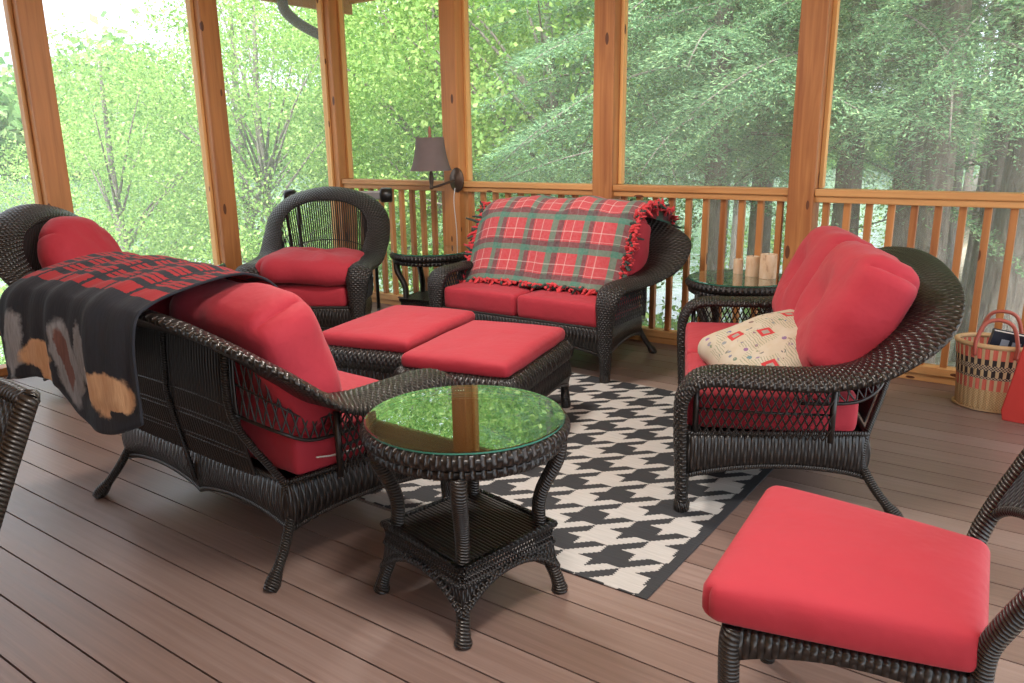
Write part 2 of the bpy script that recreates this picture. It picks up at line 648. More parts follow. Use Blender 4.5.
# ------------------------------------------------------------------ setting
WX, WY = -5.275, 4.86            # post centre lines of the left and the back wall
CEIL = 2.74
fl = MB()
y = -3.0
while y < 4.90:
    fl.box((-5.36, y + .003, -.03), (1.35, y + .1345, 0))
    y += .1375
fl.box((-5.36, -3.0, -.20), (1.35, 4.94, -.031), mi=1)  # dark slab added below the boards to keep light out of the gaps
floor = tag(fl.build('floor', ['deck_boards', 'dark_void'], None, smooth=False), kind='structure')
cl = MB()
y = -3.0
while y < 5.40:
    cl.box((-5.66, y + .002, CEIL), (1.35, y + .138, CEIL + .02))
    y += .14
cl.box((-5.66, -3.0, CEIL + .02), (1.35, 5.46, CEIL + .12))
tag(cl.build('ceiling', 'ceiling_wood', None, smooth=False), kind='structure')
b = MB()
b.box((-5.70, -3.0, 2.51), (-5.66, 5.50, CEIL + .14))
tag(b.build('trim_1', 'cedar_y', None, False, .004), kind='structure')
b = MB()
b.box((-5.66, 5.46, 2.60), (1.35, 5.50, CEIL + .14))
tag(b.build('trim_2', 'cedar_x', None, False, .004), kind='structure')
b = MB()
b.box((WX - .08, WY - .08, 2.58), (1.35, WY + .08, CEIL))
tag(b.build('trim_3', 'cedar_x', None, False, .006), kind='structure')
b = MB()
b.box((WX - .08, -3.0, 2.58), (WX + .08, WY - .08, CEIL))
tag(b.build('trim_4', 'cedar_y', None, False, .006), kind='structure')

PX = [-3.955, -2.634, -1.312, .01]      # back wall posts
PYL = [3.65, 2.44, 1.23, .02]          # left wall posts
def post(x, yy, label, wall, lo=0.0):
    o = thing('timber_post', label, 'post', (x, yy, 0), 0, 'cedar posts of the porch')
    h = .075
    b = MB()
    b.box((-h, -h, 0), (h, h, 2.58))
    b.build('post_core', 'cedar_z', o, False, .006)
    for s in (-1, 1):
        b = MB()
        if wall == 'back':
            b.box((s * (h + .012) - .012, .015, 1.065 if lo else .1), (s * (h + .012) + .012, .07, 2.58))
        elif wall == 'left':
            b.box((-.045, s * (h + .012) - .012, .0), (.01, s * (h + .012) + .012, 2.58))
        else:
            if s < 0:
                b.box((-.045, -h - .024, 0), (.01, -h, 2.58))
            else:
                b.box((h, .015, 1.065), (h + .024, .07, 2.58))
        b.build('stop_strip', 'cedar_light', o, False, .003)
    return o
nm = ['cedar post behind the wall lamp, left of the plaid loveseat', 'cedar post rising behind the middle of the plaid-covered loveseat',
      'cedar post behind the corner table with the birch candles', 'cedar post at the end of the railing beyond the woven basket']
for x, l in zip(PX, nm):
    post(x, WY, l, 'back', 1)
nm = ['cedar post of the lake side between the two wicker armchairs', 'cedar post of the lake side behind the armchair with the round back cushion',
      'cedar post of the lake side, second nearest to the viewer', 'cedar post of the lake side, nearest to the viewer']
for yy, l in zip(PYL, nm):
    post(WX, yy, l, 'left')
post(WX, WY, 'corner cedar post behind the armchair with the arched open back', 'corner')

def railing(x0, x1, label):
    o = thing('railing', label, 'railing', (x0, WY, 0), 0, 'balustrade bays of the back wall')
    L = x1 - x0
    b = MB(); b.box((0, -.06, 1.022), (L, .055, 1.062)); b.build('top_rail', 'cedar_x', o, False, .005)
    b = MB(); b.box((0, -.045, .985), (L, .03, 1.0215)); b.build('under_rail', 'cedar_x', o, False, .004)
    b = MB(); b.box((0, -.045, .045), (L, .035, .092)); b.build('bottom_rail', 'cedar_x', o, False, .004)
    b = MB(); b.box((0, -.03, .0), (L, .06, .044)); b.build('sole_plate', 'cedar_x', o, False, .003)
    n = int(round(L / .115))
    b0 = None
    for i in range(n):
        x = L * (i + .5) / n
        if b0 is None:
            b = MB(); b.box((-.018, -.018, .092), (.018, .018, .985))
            b0 = b.build('baluster', 'cedar_z', o, False, .003)
            b0.location.x = x
        else:
            c = b0.copy(); COL.objects.link(c); c.location.x = x; c.parent = o
    return o
h = .075
xs = [WX] + PX
rl = ['cedar railing bay between the corner post and the wall lamp post', 'cedar railing bay behind the left half of the plaid loveseat',
      'cedar railing bay between the plaid loveseat and the corner table', 'cedar railing bay behind the woven basket']
for i in range(4):
    railing(xs[i] + h, xs[i + 1] - h, rl[i])
    b = MB()
    b.grid([[(xs[i] + h, WY + .055, .02), (xs[i] + h, WY + .055, 2.58)], [(xs[i + 1] - h, WY + .055, .02), (xs[i + 1] - h, WY + .055, 2.58)]])
    tag(b.build('window_%d' % (i + 1), 'insect_screen', None, False), kind='structure')
ys = [WY] + PYL
for i in range(4):
    b = MB()
    b.box((WX - .05, ys[i + 1] + h, .0), (WX + .05, ys[i] - h, .05))
    tag(b.build('baseboard_left_%d' % (i + 1), 'cedar_y', None, False, .004), kind='structure')
    b = MB()
    b.box((WX - .03, ys[i + 1] + h, .245), (WX + .03, ys[i] - h, .30))
    tag(b.build('trim_%d' % (i + 5), 'cedar_y', None, False, .004), kind='structure')
    b = MB()
    b.grid([[(WX - .04, ys[i] - h, .05), (WX - .04, ys[i] - h, 2.58)], [(WX - .04, ys[i + 1] + h, .05), (WX - .04, ys[i + 1] + h, 2.58)]])
    tag(b.build('window_%d' % (i + 5), 'insect_screen', None, False), kind='structure')

# house wall behind the viewer
b = MB()
z = 0.0
while z < CEIL:
    b.box((-5.36, -1.62, z), (1.35, -1.5, min(CEIL, z + .195)))
    z += .2
tag(b.build('wall_front', 'cedar_x', None, False, .01), kind='structure')

# downspout under the eave
o = thing('downspout', 'dark bent rain downspout under the eave outside the corner', 'downspout', (-5.62, 4.78, 2.18))
b = MB()
pts = cat_rom([(-.0, -.12, .47), (0, -.12, .36), (0, -.10, .27), (0, .02, .19), (0, .16, .14), (.0, .3, .10)], 24)
b.tube(pts, .045, 10)
b.build('elbow_pipe', 'gutter_dark', o)
b = MB(); b.tube([(0, -.12, .40), (0, -.12, .44)], .052, 12); b.build('pipe_collar', 'gutter_dark', o)

# rug
RX = 1.535
b = MB()
b.box((-RX, -.965, 0), (RX, .965, .004))
rug = b.build('rug', 'houndstooth', None, False, .002)
rug.location = (-.885 - RX, 2.93, .001)
rug.rotation_euler.z = -.012
tag(rug, 'black and cream houndstooth rug spread over the deck boards', 'rug')

# ------------------------------------------------------------------ wicker sofas and armchairs
# half stations from the left foot to the middle of the back: inner xyz, outer xyz, bulge normal, bulge, base xyz
ST = [
    ((.645, -.41, .04), (.705, -.41, .04), (0, -1, 0), .03),
    ((.63, -.415, .20), (.72, -.415, .20), (0, -1, 0), .035),
    ((.615, -.42, .40), (.735, -.42, .40), (0, -1, .05), .040),
    ((.605, -.41, .51), (.75, -.41, .50), (0, -.85, .5), .040),
    ((.60, -.34, .578), (.765, -.34, .566), (0, -.2, 1), .036),
    ((.60, -.12, .588), (.775, -.12, .570), (.05, 0, 1), .036),
    ((.60, .06, .592), (.80, .08, .582), (-.1, 0, 1), .038),
    ((.60, .20, .62), (.87, .26, .66), (-.45, -.2, .8), .04),
    ((.55, .29, .70), (.85, .44, .80), (-.5, -.45, .7), .035),
    ((.44, .33, .76), (.62, .55, .90), (-.3, -.6, .7), .035),
    ((.25, .34, .80), (.30, .59, .95), (-.1, -.7, .7), .035),
    ((0, .345, .81), (0, .60, .965), (0, -.7, .7), .035),
]
BASE = [(.635, .10, .33), (.625, .14, .33), (.61, .20, .33), (.58, .26, .33), (.46, .30, .33), (.26, .31, .33), (0, .31, .33)]

ST_A = [
    ((.375, -.41, .04), (.435, -.41, .04), (0, -1, 0), .03),
    ((.355, -.415, .20), (.455, -.415, .20), (0, -1, 0), .035),
    ((.335, -.42, .40), (.485, -.42, .40), (0, -1, .05), .040),
    ((.325, -.41, .51), (.505, -.41, .50), (0, -.85, .5), .040),
    ((.32, -.34, .575), (.52, -.34, .56), (0, -.2, 1), .036),
    ((.315, -.12, .585), (.52, -.12, .565), (.05, 0, 1), .036),
    ((.315, .08, .605), (.515, .10, .60), (-.2, -.1, 1), .045),
    ((.345, .20, .71), (.52, .29, .76), (-.6, -.6, .5), .05),
    ((.35, .27, .84), (.49, .38, .91), (-.4, -.8, .3), .05),
    ((.275, .31, .95), (.375, .44, 1.03), (-.25, -.9, .2), .05),
    ((.145, .33, 1.005), (.195, .47, 1.10), (-.1, -.9, .2), .05),
    ((0, .335, 1.02), (0, .48, 1.125), (0, -.9, .25), .05),
]
BASE_A = [(.355, .10, .28), (.345, .14, .28), (.33, .20, .28), (.30, .26, .28), (.22, .30, .28), (.12, .31, .28), (0, .31, .28)]
K = .925                        # the set is built at catalogue size, then brought to its real size

def sofa(label, half=.68, cat='loveseat', name='wicker_loveseat', backz=1.0, group=None, base='legs'):
    """built about its floor centre, facing -y"""
    arm = half < .5
    STS, BSS = (ST_A, BASE_A) if arm else (ST, BASE)
    root = thing(name, label, cat, group=group)
    root.scale = (K, K, K)
    zs_ = .285 if arm else .335
    rows = []
    for I, O, N, bl in STS:
        rows.append(np.concatenate([I, O, N, [bl]]))
    rows = np.array(rows)
    mir = rows[::-1].copy()[1:]
    mir[:, [0, 3, 6]] *= -1
    full = np.vstack([rows, mir])
    A = cat_rom(full, 320)
    mid = np.hstack([(A[:, :3] + A[:, 3:6]) / 2, A])
    A = resample(mid, .0056)[:, 3:]
    sec = []
    NS = 21
    u = 0
    ulen = np.concatenate([[0], np.cumsum(np.linalg.norm(np.diff((A[:, :3] + A[:, 3:6]) / 2, axis=0), axis=1))])
    for q, r in enumerate(A):
        I, O, N, bl = r[:3], r[3:6], r[6:9], r[9]
        N = N / np.linalg.norm(N)
        ph = np.linspace(0, PI, NS)
        w = np.linalg.norm(O - I)
        vv = np.linspace(0, w + bl, NS)
        ridge = .0030 * abs(math.sin(PI * ulen[q] / .0140)) * (.5 + .5 * np.cos(2 * PI * vv / .036 + PI * math.floor(ulen[q] / .0140)))
        top = I[None] + (O - I)[None] * ((1 - np.cos(ph)) / 2)[:, None] + N[None] * (bl * np.sin(ph) + ridge)[:, None]
        back = [O + (I - O) * f - N * .012 for f in (.03, .5, .97)]
        sec.append(np.vstack([top, back]))
    b = MB()
    b.grid(sec, cv=True)
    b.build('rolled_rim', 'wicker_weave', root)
    # skirt : closed loop under the seat
    hw = half - .005
    loop = []
    def add(p, q, n):
        for f in np.linspace(0, 1, n, endpoint=False):
            loop.append((p[0] + (q[0] - p[0]) * f, p[1] + (q[1] - p[1]) * f, f))
    add((-hw, -.40), (hw, -.40), 60)
    tp = .11 if half > .5 else .07
    add((hw, -.40), (hw - tp, .28), 34)
    add((hw - tp, .28), (-hw + tp, .28), 60)
    add((-hw + tp, .28), (-hw, -.40), 34)
    P = []
    nb = 2 if half > .5 else 1
    for i, (x, yy, f) in enumerate(loop):
        side = 0 if i < 60 else 1 if i < 94 else 2 if i < 154 else 3
        arch = abs(math.sin(PI * f * (nb if side in (0, 2) else 1))) ** .7 * .045
        zb = .155 + arch if base == 'legs' else .09 + arch
        nx, ny = [(0, -1), (1, 0), (0, 1), (-1, 0)][side]
        row = []
        for t in np.linspace(0, 1, 7):
            bul = .018 * math.sin(PI * t)
            row.append((x + nx * bul, yy + ny * bul, zs_ - (zs_ - zb) * t))
        P.append(row)
    b = MB()
    b.grid(P, cu=True)
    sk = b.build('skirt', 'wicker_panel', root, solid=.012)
    b = MB()
    b.tube([r[-1] for r in P], .013, 8, closed=True)
    b.tube([r[0] for r in P], .011, 8, closed=True)
    b.build('skirt_braid', 'wicker_wrap', sk)
    b = MB()
    b.box((-hw + tp, -.39, zs_ - .035), (hw - tp, .275, zs_ - .010))
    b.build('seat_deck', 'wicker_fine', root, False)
    # sides : diagonal lattice between arm and skirt
    for s in (-1, 1):
        b = MB()
        x0 = s * (half - .012)
        y0, y1, z0, z1 = -.375, .13, zs_, .565
        def zt(yy):
            return z1 + .02 * max(0, (yy - 0) / .15)
        dz = z1 - z0
        for i in range(-5, 22):
            for d in (-1, 1):
                a0 = y0 + i * .028
                p, q = (a0, z0), (a0 + d * .11, z1)
                ys_ = sorted((p[0], q[0]))
                if ys_[0] < y0 - .11 or ys_[1] > y1 + .11:
                    continue
                pts = []
                for f in np.linspace(0, 1, 9):
                    yy, zz = p[0] + (q[0] - p[0]) * f, p[1] + (q[1] - p[1]) * f
                    if y0 <= yy <= y1:
                        pts.append((x0 + s * (.012 * math.sin(PI * f) + .003 * d), yy, zz))
                if len(pts) > 1:
                    b.tube(pts, .0036, 5, cap=False)
        b.tube([(x0, y0, .44), (x0 + s * .012, (y0 + y1) / 2, .44), (x0, y1, .44)], .005, 6)
        b.tube([(x0, y1, .33), (x0, y1, .57)], .012, 8)
        b.tube([(x0, y0, .33), (x0, y0, .55)], .012, 8)
        b.build('side_lattice', 'wicker_strand', root)
    # open woven panel round the rear : from rim inner edge to the base curve
    st = []
    for (I, O, N, bl), B in zip(STS[5:], BSS):
        st.append(np.concatenate([I, B]))
    st = np.array(st)
    mr = st[::-1].copy()[1:]
    mr[:, [0, 3]] *= -1
    pan = cat_rom(np.vstack([st, mr]), 200)
    pan = resample(np.hstack([(pan[:, :3] + pan[:, 3:]) / 2, pan]), .0165)[:, 3:]
    b = MB()
    def pt(r, f):
        I, B = r[:3] + np.array([0, 0, .012]), r[3:]
        p = B + (I - B) * f
        c = np.array([p[0] * .03, .03, 0]) * math.sin(PI * f)
        return p + c
    e0 = int(len(pan) * .27)
    for r in pan[e0:len(pan) - e0]:
        b.tube([pt(r, f) for f in (0, .2, .4, .6, .8, 1)], .0062, 5, cap=False)
    b.build('back_stakes', 'wicker_strand', root)
    b = MB()
    for f0 in (.16, .20, .36, .40, .56):
        b.tube([pt(r, f0) for r in pan[e0:len(pan) - e0]], .0048, 5, cap=False)
    b.build('back_weavers', 'wicker_strand', root)
    for s in (-1, 1):
        q = pan[:e0 + 1] if s < 0 else pan[::-1][:e0 + 1]
        b = MB()
        lo_, hi_ = [pt(r, .52) for r in q], [pt(r, 1.0) for r in q]
        b.tube(lo_, .007, 6)
        b.tube([(a + c) / 2 for a, c in zip(lo_, hi_)], .004, 5)
        for i in range(0, len(q), 2):
            for d in (-3, 3):
                if 0 <= i + d < len(q):
                    b.tube([lo_[i], (lo_[i] + hi_[i + d]) / 2, hi_[i + d]], .0036, 5, cap=False)
        b.build('rear_side_lattice', 'wicker_strand', root)
    for s in (-1, 1):
        i = int(len(pan) * .27)
        r = pan[i] if s > 0 else pan[-1 - i]
        top = pt(r, 1.0)
        b = MB()
        b.tube(cat_rom([top + [0, .03, .02], pt(r, .5) + [s * .012, .025, 0], (s * (half - tp - .005), .275, .30), (s * (half - tp - .01), .285, .15)], 14), .014, 8)
        b.build('back_post', 'wicker_wrap', root)
    if half > .5:
        b = MB()
        b.tube([pt(pan[len(pan) // 2], 1) + [0, .02, 0], pt(pan[len(pan) // 2], .5) + [0, .02, 0], (0, .30, .2)], .010, 8)
        b.build('centre_brace', 'wicker_wrap', root)
    if base == 'legs':
        for s in (-1, 1):
            b = MB()
            x = s * (half - .005)
            b.lathe([(.024, 0), (.032, .012), (.033, .04), (.024, .065), (.026, .075), (.024, .09), (.026, .16)], 14, (x, -.415, 0))
            b.build('leg', 'wicker_wrap', root)
            b = MB()
            p = cat_rom([(s * (half - tp - .01), .27, .21), (s * (half - tp + .015), .33, .11), (s * (half - .065), .42, .0)], 14)
            b.tube(p, np.array([.018] * 10 + [.020, .026, .028, .024]), 10)
            b.build('leg', 'wicker_wrap', root)
    else:
        b = MB()
        for z, kk in ((.018, 1.0), (.075, .96)):
            b.tube([(half * .92 * kk * math.cos(a) * (abs(math.cos(a)) ** -.35 if abs(math.cos(a)) > .2 else 1.4), -.06 + .34 * kk * math.sin(a), z) for a in np.linspace(0, 2 * PI, 40, endpoint=False)], .016, 8, closed=True)
        for sx_ in (-1, 1):
            for sy_ in (-1, 1):
                b.tube([(sx_ * half * .6, -.06 + sy_ * .25, .02), (sx_ * half * .6, -.06 + sy_ * .22, .16)], .016, 8)
        b.build('swivel_base', 'wicker_wrap', root)
    return root

def rz_of(d):
    """rotation so that local -y points along d"""
    return math.atan2(d[1], d[0]) + PI / 2
FB = (.0, -1.0)
locB, rB = (-2.69, 4.205), rz_of((.0, -1))
locL, rL = (-2.44, 1.75), rz_of((.045, 1))
locR, rR = (-.955, 3.315), rz_of((-.92, -.392))
sB = sofa('black wicker loveseat draped with the plaid fringed blanket, against the railing', group='wicker loveseats')
sB.location = (*locB, 0); sB.rotation_euler.z = rB
sL = dup(sB, 'black wicker loveseat seen from behind with the bear blanket over its back', (*locL, 0), rL)
sR = dup(sB, 'black wicker loveseat seen from its side with the printed pillow on it', (*locR, 0), rR)
locA, rA = (-4.43, 3.81), rz_of((.53, -.85))
locD, rD = (-4.55, 2.33), rz_of((.88, .48))
sR.scale = (K * 1.05, K, K)
sA = sofa('black wicker armchair with an open arched back and a cushion lying flat on its seat', .40, 'armchair', 'wicker_armchair', 1.30, 'wicker armchairs', 'swivel')
sA.location = (*locA, 0); sA.rotation_euler.z = rA
sD = dup(sA, 'black wicker armchair with a round red cushion against its back, behind the bear blanket', (*locD, 0), rD)

# ------------------------------------------------------------------ cushions
def rbox(w, d, hgt, r, n=22, puff=0, tuft=None, wob=0, seed=0, cr=0, rear=1.0, taper=0, trap=0):
    """rounded box of cloth centred on the origin; puff crowns the two large faces, tuft = button dents"""
    rr = np.random.default_rng(seed)
    V, F, index = [], [], {}
    hw, hd, hh = w / 2, d / 2, hgt / 2
    ph = rr.uniform(0, 6, 8)
    def shape(q):
        p = np.array([q[0] * hw, q[1] * hd, q[2] * hh])
        core = np.clip(p, [-hw + r, -hd + r, -hh + min(r, hh * .98)], [hw - r, hd - r, hh - min(r, hh * .98)])
        dlt = p - core
        L = np.linalg.norm(dlt)
        if L > 1e-9:
            p = core + dlt / L * min(r, L if L < r * .2 else r) if L > 1e-6 else p
        fx, fy = p[0] / hw, p[1] / hd
        e = max(0, (1 - abs(fx) ** 2.5)) * max(0, (1 - abs(fy) ** 2.5))
        s = np.clip(p[2] / hh, -1, 1)
        p[2] += s * puff * e * (rear if s < 0 else 1)
        if tuft:
            for tx, ty, dep, rad in tuft:
                g = math.exp(-((p[0] - tx) ** 2 + (p[1] - ty) ** 2) / rad ** 2)
                p[2] -= s * dep * g
        if wob:
            p[2] += s * wob * e * (math.sin(fx * 5 + ph[0]) * math.sin(fy * 4 + ph[1]) + .6 * math.sin(fx * 11 + fy * 5 + ph[2]))
            p[0] += wob * .6 * math.sin(fy * 7 + ph[3]) * abs(fx)
            p[1] += wob * .6 * math.sin(fx * 7 + ph[4]) * abs(fy)
        if trap:
            p[0] *= 1 - trap * (p[1] / hd + 1) / 2
        if taper and p[0] * taper > 0:
            p[0] *= 1 - abs(taper) * np.clip((p[1] / hd + .1) / 1.1, 0, 1)
        if cr:
            ax_, ay_ = max(0, abs(p[0]) - (hw - cr)), max(0, abs(p[1]) - (hd - cr))
            L = math.hypot(ax_, ay_)
            if L > 1e-9:
                kf = max(ax_, ay_) / L
                p[0] -= math.copysign(ax_ * (1 - kf), p[0])
                p[1] -= math.copysign(ay_ * (1 - kf), p[1])
        return p
    g = np.sin(np.linspace(-1, 1, n + 1) * PI / 2)
    nz = 6
    gz = np.sin(np.linspace(-1, 1, nz + 1) * PI / 2)
    def vid(i, j, kk):
        key = (i, j, kk)
        if key not in index:
            index[key] = len(V)
            V.append(shape((g[i], g[j], gz[kk])))
        return index[key]
    UV = []
    def quad(a):
        F.append([vid(*t) for t in a])
        UV.append([((g[t[0]] + 1) / 2, (g[t[1]] + 1) / 2) for t in a])
    for i in range(n):
        for j in range(n):
            quad([(i, j, nz), (i + 1, j, nz), (i + 1, j + 1, nz), (i, j + 1, nz)])
            quad([(i, j, 0), (i, j + 1, 0), (i + 1, j + 1, 0), (i + 1, j, 0)])
        for kk in range(nz):
            quad([(i, 0, kk), (i + 1, 0, kk), (i + 1, 0, kk + 1), (i, 0, kk + 1)])
            quad([(i, n, kk), (i, n, kk + 1), (i + 1, n, kk + 1), (i + 1, n, kk)])
            quad([(0, i, kk), (0, i, kk + 1), (0, i + 1, kk + 1), (0, i + 1, kk)])
            quad([(n, i, kk), (n, i + 1, kk), (n, i + 1, kk + 1), (n, i, kk + 1)])
    b = MB()
    b.faces(V, F, UV)
    return b

def place(o, base, rz, local, tilt=(0, 0, 0), k=1.0):
    """put o at a local point of a seat that stands at base with rotation rz"""
    R = Matrix.Rotation(rz, 4, 'Z')
    T = Matrix.Translation((*base, 0)) @ R @ Matrix.Translation(Vector(local) * k) @ Matrix.Rotation(tilt[2], 4, 'Z') @ Matrix.Rotation(tilt[0], 4, 'X') @ Matrix.Rotation(tilt[1], 4, 'Y')
    o.matrix_world = T
    o.location = T.to_translation()
    o.rotation_euler = T.to_euler()

def cushion(name, label, dims, base, rz, local, tilt=(0, 0, 0), group=None, seed=0, **kw):
    o = rbox(*dims, seed=seed, **kw).build(name, 'red_fabric', None)
    tag(o, label, 'cushion', group)
    place(o, base, rz, local, tilt, K)
    o.scale = (K, K, K)
    if base is locR:
        kx = 1.05
        place(o, base, rz, (local[0] * kx, local[1], local[2]), tilt, K)
        o.scale = (K * kx, K, K)
    return o
SEAT = (.612, .66, .15, .030)
BACKC = (.63, .54, .23, .075)
spec = {
    'B': (locB, rB, 'under the plaid blanket, against the railing', 'on the loveseat under the plaid blanket'),
    'L': (locL, rL, '', 'on the loveseat with the bear blanket'),
    'R': (locR, rR, '', 'on the loveseat with the printed pillow'),
}
names = {('B', -1): 'farther from the wall lamp', ('B', 1): 'nearer the wall lamp',
         ('L', 1): 'nearer the round glass table', ('L', -1): 'farther from the round glass table',
         ('R', 1): 'nearer the candles', ('R', -1): 'under the printed pillow'}
for key, (base, rz, _, where) in spec.items():
    for s in (-1, 1):
        # local x sign to world side
        wx = math.cos(rz) * s
        if key == 'B':
            side = 'nearer the wall lamp' if wx < 0 else 'farther from the wall lamp'
        elif key == 'L':
            side = 'nearer the round glass table' if wx > 0 else 'farther from the round glass table'
        else:
            wy = math.sin(rz) * s
            side = 'nearer the corner table' if wy > 0 else 'nearer the dining chair in front'
        cushion('seat_cushion', 'red seat cushion %s, %s' % (where, side), SEAT, base, rz, (s * .312, -.085, .412), seed=3 + s, puff=.012, wob=.003, taper=s * .13, group='red seat cushions')
        dz = 0.0
        cushion('back_cushion', 'red back cushion %s, %s' % (where, side.replace('nearer the', 'nearer the')), BACKC, base, rz, (s * .312, .225 if key == 'R' else .19, .765 if key == 'R' else .722), (math.radians(66 if key == 'R' else 71), 0, 0), seed=11 + s, puff=.05, cr=.12, rear=.2,
                tuft=[(0, .02, .06, .09)], wob=.010, group='red back cushions')
zc_ = [o for o in bpy.data.objects if o.get('label', '').startswith('red seat cushion on the loveseat with the bear') and 'nearer' in o['label']][0]
b = MB()
b.tube(cat_rom([(-.312, .28, .0), (-.316, .18, -.018), (-.316, .05, -.020), (-.313, -.06, -.002)], 16), .0032, 6)
tag(b.build('zip', 'zip_white', zc_), 'pale zip line')
cushion('seat_cushion', 'red seat cushion of the armchair with the open arched back', (.64, .62, .16, .04), locA, rA, (0, -.095, .360), puff=.012, wob=.003, seed=21)
cushion('back_cushion', 'tufted red cushion lying flat on the seat of the arched armchair', (.78, .68, .15, .066), locA, rA, (.02, -.12, .555), (math.radians(2), math.radians(3), 0), puff=.055, cr=.16, rear=.6,
        tuft=[(.0, .10, .075, .10)], wob=.016, seed=22)
cushion('seat_cushion', 'red seat cushion of the armchair behind the bear blanket', (.60, .62, .15, .045), locD, rD, (0, -.085, .356), puff=.012, seed=23)
cushion('back_cushion', 'rounded red back cushion in the armchair by the lake-side posts', (.62, .62, .16, .078), locD, rD, (0, .13, .76), (math.radians(66), 0, 0), puff=.06, cr=.28, rear=.5, wob=.008, seed=24)

o = rbox(.46, .46, .10, .05, puff=.055, wob=.006, seed=31).build('throw_pillow', 'postal_print', None)
tag(o, 'cream throw pillow printed with stamps and script on the loveseat by the candles', 'pillow')
place(o, locR, rR, (.31, -.06, .565), (math.radians(16), math.radians(12), .35), K)

# ------------------------------------------------------------------ ottomans
def ottoman(label, loc, rz, seed):
    W, D, H = .61, .83, .365
    root = thing('wicker_ottoman', label, 'ottoman', (*loc, 0), rz, 'wicker ottomans with red cushions')
    def loop(w, d, r, n=9):
        out = []
        for cx_, cy_, a0 in ((w / 2 - r, d / 2 - r, 0), (-w / 2 + r, d / 2 - r, 90), (-w / 2 + r, -d / 2 + r, 180), (w / 2 - r, -d / 2 + r, 270)):
            for a in np.radians(np.linspace(a0, a0 + 90, n)):
                out.append((cx_ + r * math.cos(a), cy_ + r * math.sin(a), math.cos(a), math.sin(a)))
        return out
    L = loop(W, D, .07)
    path = resample([(x, y_, a, c_) for x, y_, a, c_ in L] + [L[0]], .0065)[:-1]
    sec = []
    for q, (x, y_, nx, ny) in enumerate(path):
        row = []
        for a in np.radians(np.linspace(100, -75, 12)):
            rg = .003 * abs(math.sin(PI * q * .0065 / .0175))
            rr = .055 + rg
            row.append((x + nx * (rr * math.cos(a) - .05), y_ + ny * (rr * math.cos(a) - .05), H - .055 + rr * math.sin(a)))
        row.append((x - nx * .075, y_ - ny * .075, H - .11))
        row.append((x - nx * .075, y_ - ny * .075, H - .01))
        sec.append(row)
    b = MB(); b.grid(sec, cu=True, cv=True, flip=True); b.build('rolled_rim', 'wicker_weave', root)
    L2 = loop(W - .05, D - .05, .05, 5)
    pts = resample(L2 + [L2[0]], .02)[:-1]
    P = []
    for x, y_, nx, ny in pts:
        ux = abs(x) / (W / 2) if abs(y_) > D / 2 - .06 else abs(y_) / (D / 2)
        zb = .10 + .07 * max(0, 1 - ux ** 3)
        P.append([(x + nx * .012 * math.sin(PI * t), y_ + ny * .012 * math.sin(PI * t), H - .09 - (H - .09 - zb) * t) for t in np.linspace(0, 1, 6)])
    b = MB(); b.grid(P, cu=True); sk = b.build('skirt', 'wicker_panel', root, solid=.01)
    b = MB(); b.tube([r[-1] for r in P], .011, 7, closed=True); b.build('skirt_braid', 'wicker_wrap', sk)
    b = MB()
    for p in resample(L2 + [L2[0]], .019)[:-1]:
        x, y_, nx, ny = p
        b.tube([(x + nx * .006, y_ + ny * .006, H - .09), (x + nx * .02, y_ + ny * .02, H - .18), (x + nx * .006, y_ + ny * .006, .18)], .0042, 5, cap=False)
    b.build('side_stakes', 'wicker_strand', root)
    for sx_ in (-1, 1):
        for sy_ in (-1, 1):
            b = MB()
            b.tube([(sx_ * (W / 2 - .05), sy_ * (D / 2 - .05), .30), (sx_ * (W / 2 - .045), sy_ * (D / 2 - .045), .10), (sx_ * (W / 2 - .04), sy_ * (D / 2 - .04), 0)], [.024, .022, .026], 10)
            b.build('leg', 'wicker_wrap', root)
    b = MB(); b.box((-W / 2 + .06, -D / 2 + .06, H - .05), (W / 2 - .06, D / 2 - .06, H - .025)); b.build('deck', 'wicker_fine', root, False)
    return root
otts = [((-2.845, 2.985), .21), ((-2.205, 2.905), .21)]
o1 = ottoman('black wicker ottoman nearer the armchairs, left of its twin', otts[0][0] + (0.0085,) if False else otts[0][0], otts[0][1], 1)
o1.location.z = .009
o2 = dup(o1, 'black wicker ottoman just beyond the round glass table, right of its twin', (*otts[1][0], .009), otts[1][1])
for (c, r_), l, sd in zip(otts, ('flat red cushion on the ottoman nearer the armchairs', 'flat red cushion on the ottoman just beyond the round glass table'), (41, 42)):
    o = rbox(.54, .76, .075, .035, puff=.022, wob=.003, seed=sd).build('ottoman_cushion', 'red_fabric', None)
    tag(o, l, 'cushion', 'red ottoman cushions')
    place(o, c, r_, (0, 0, .40))

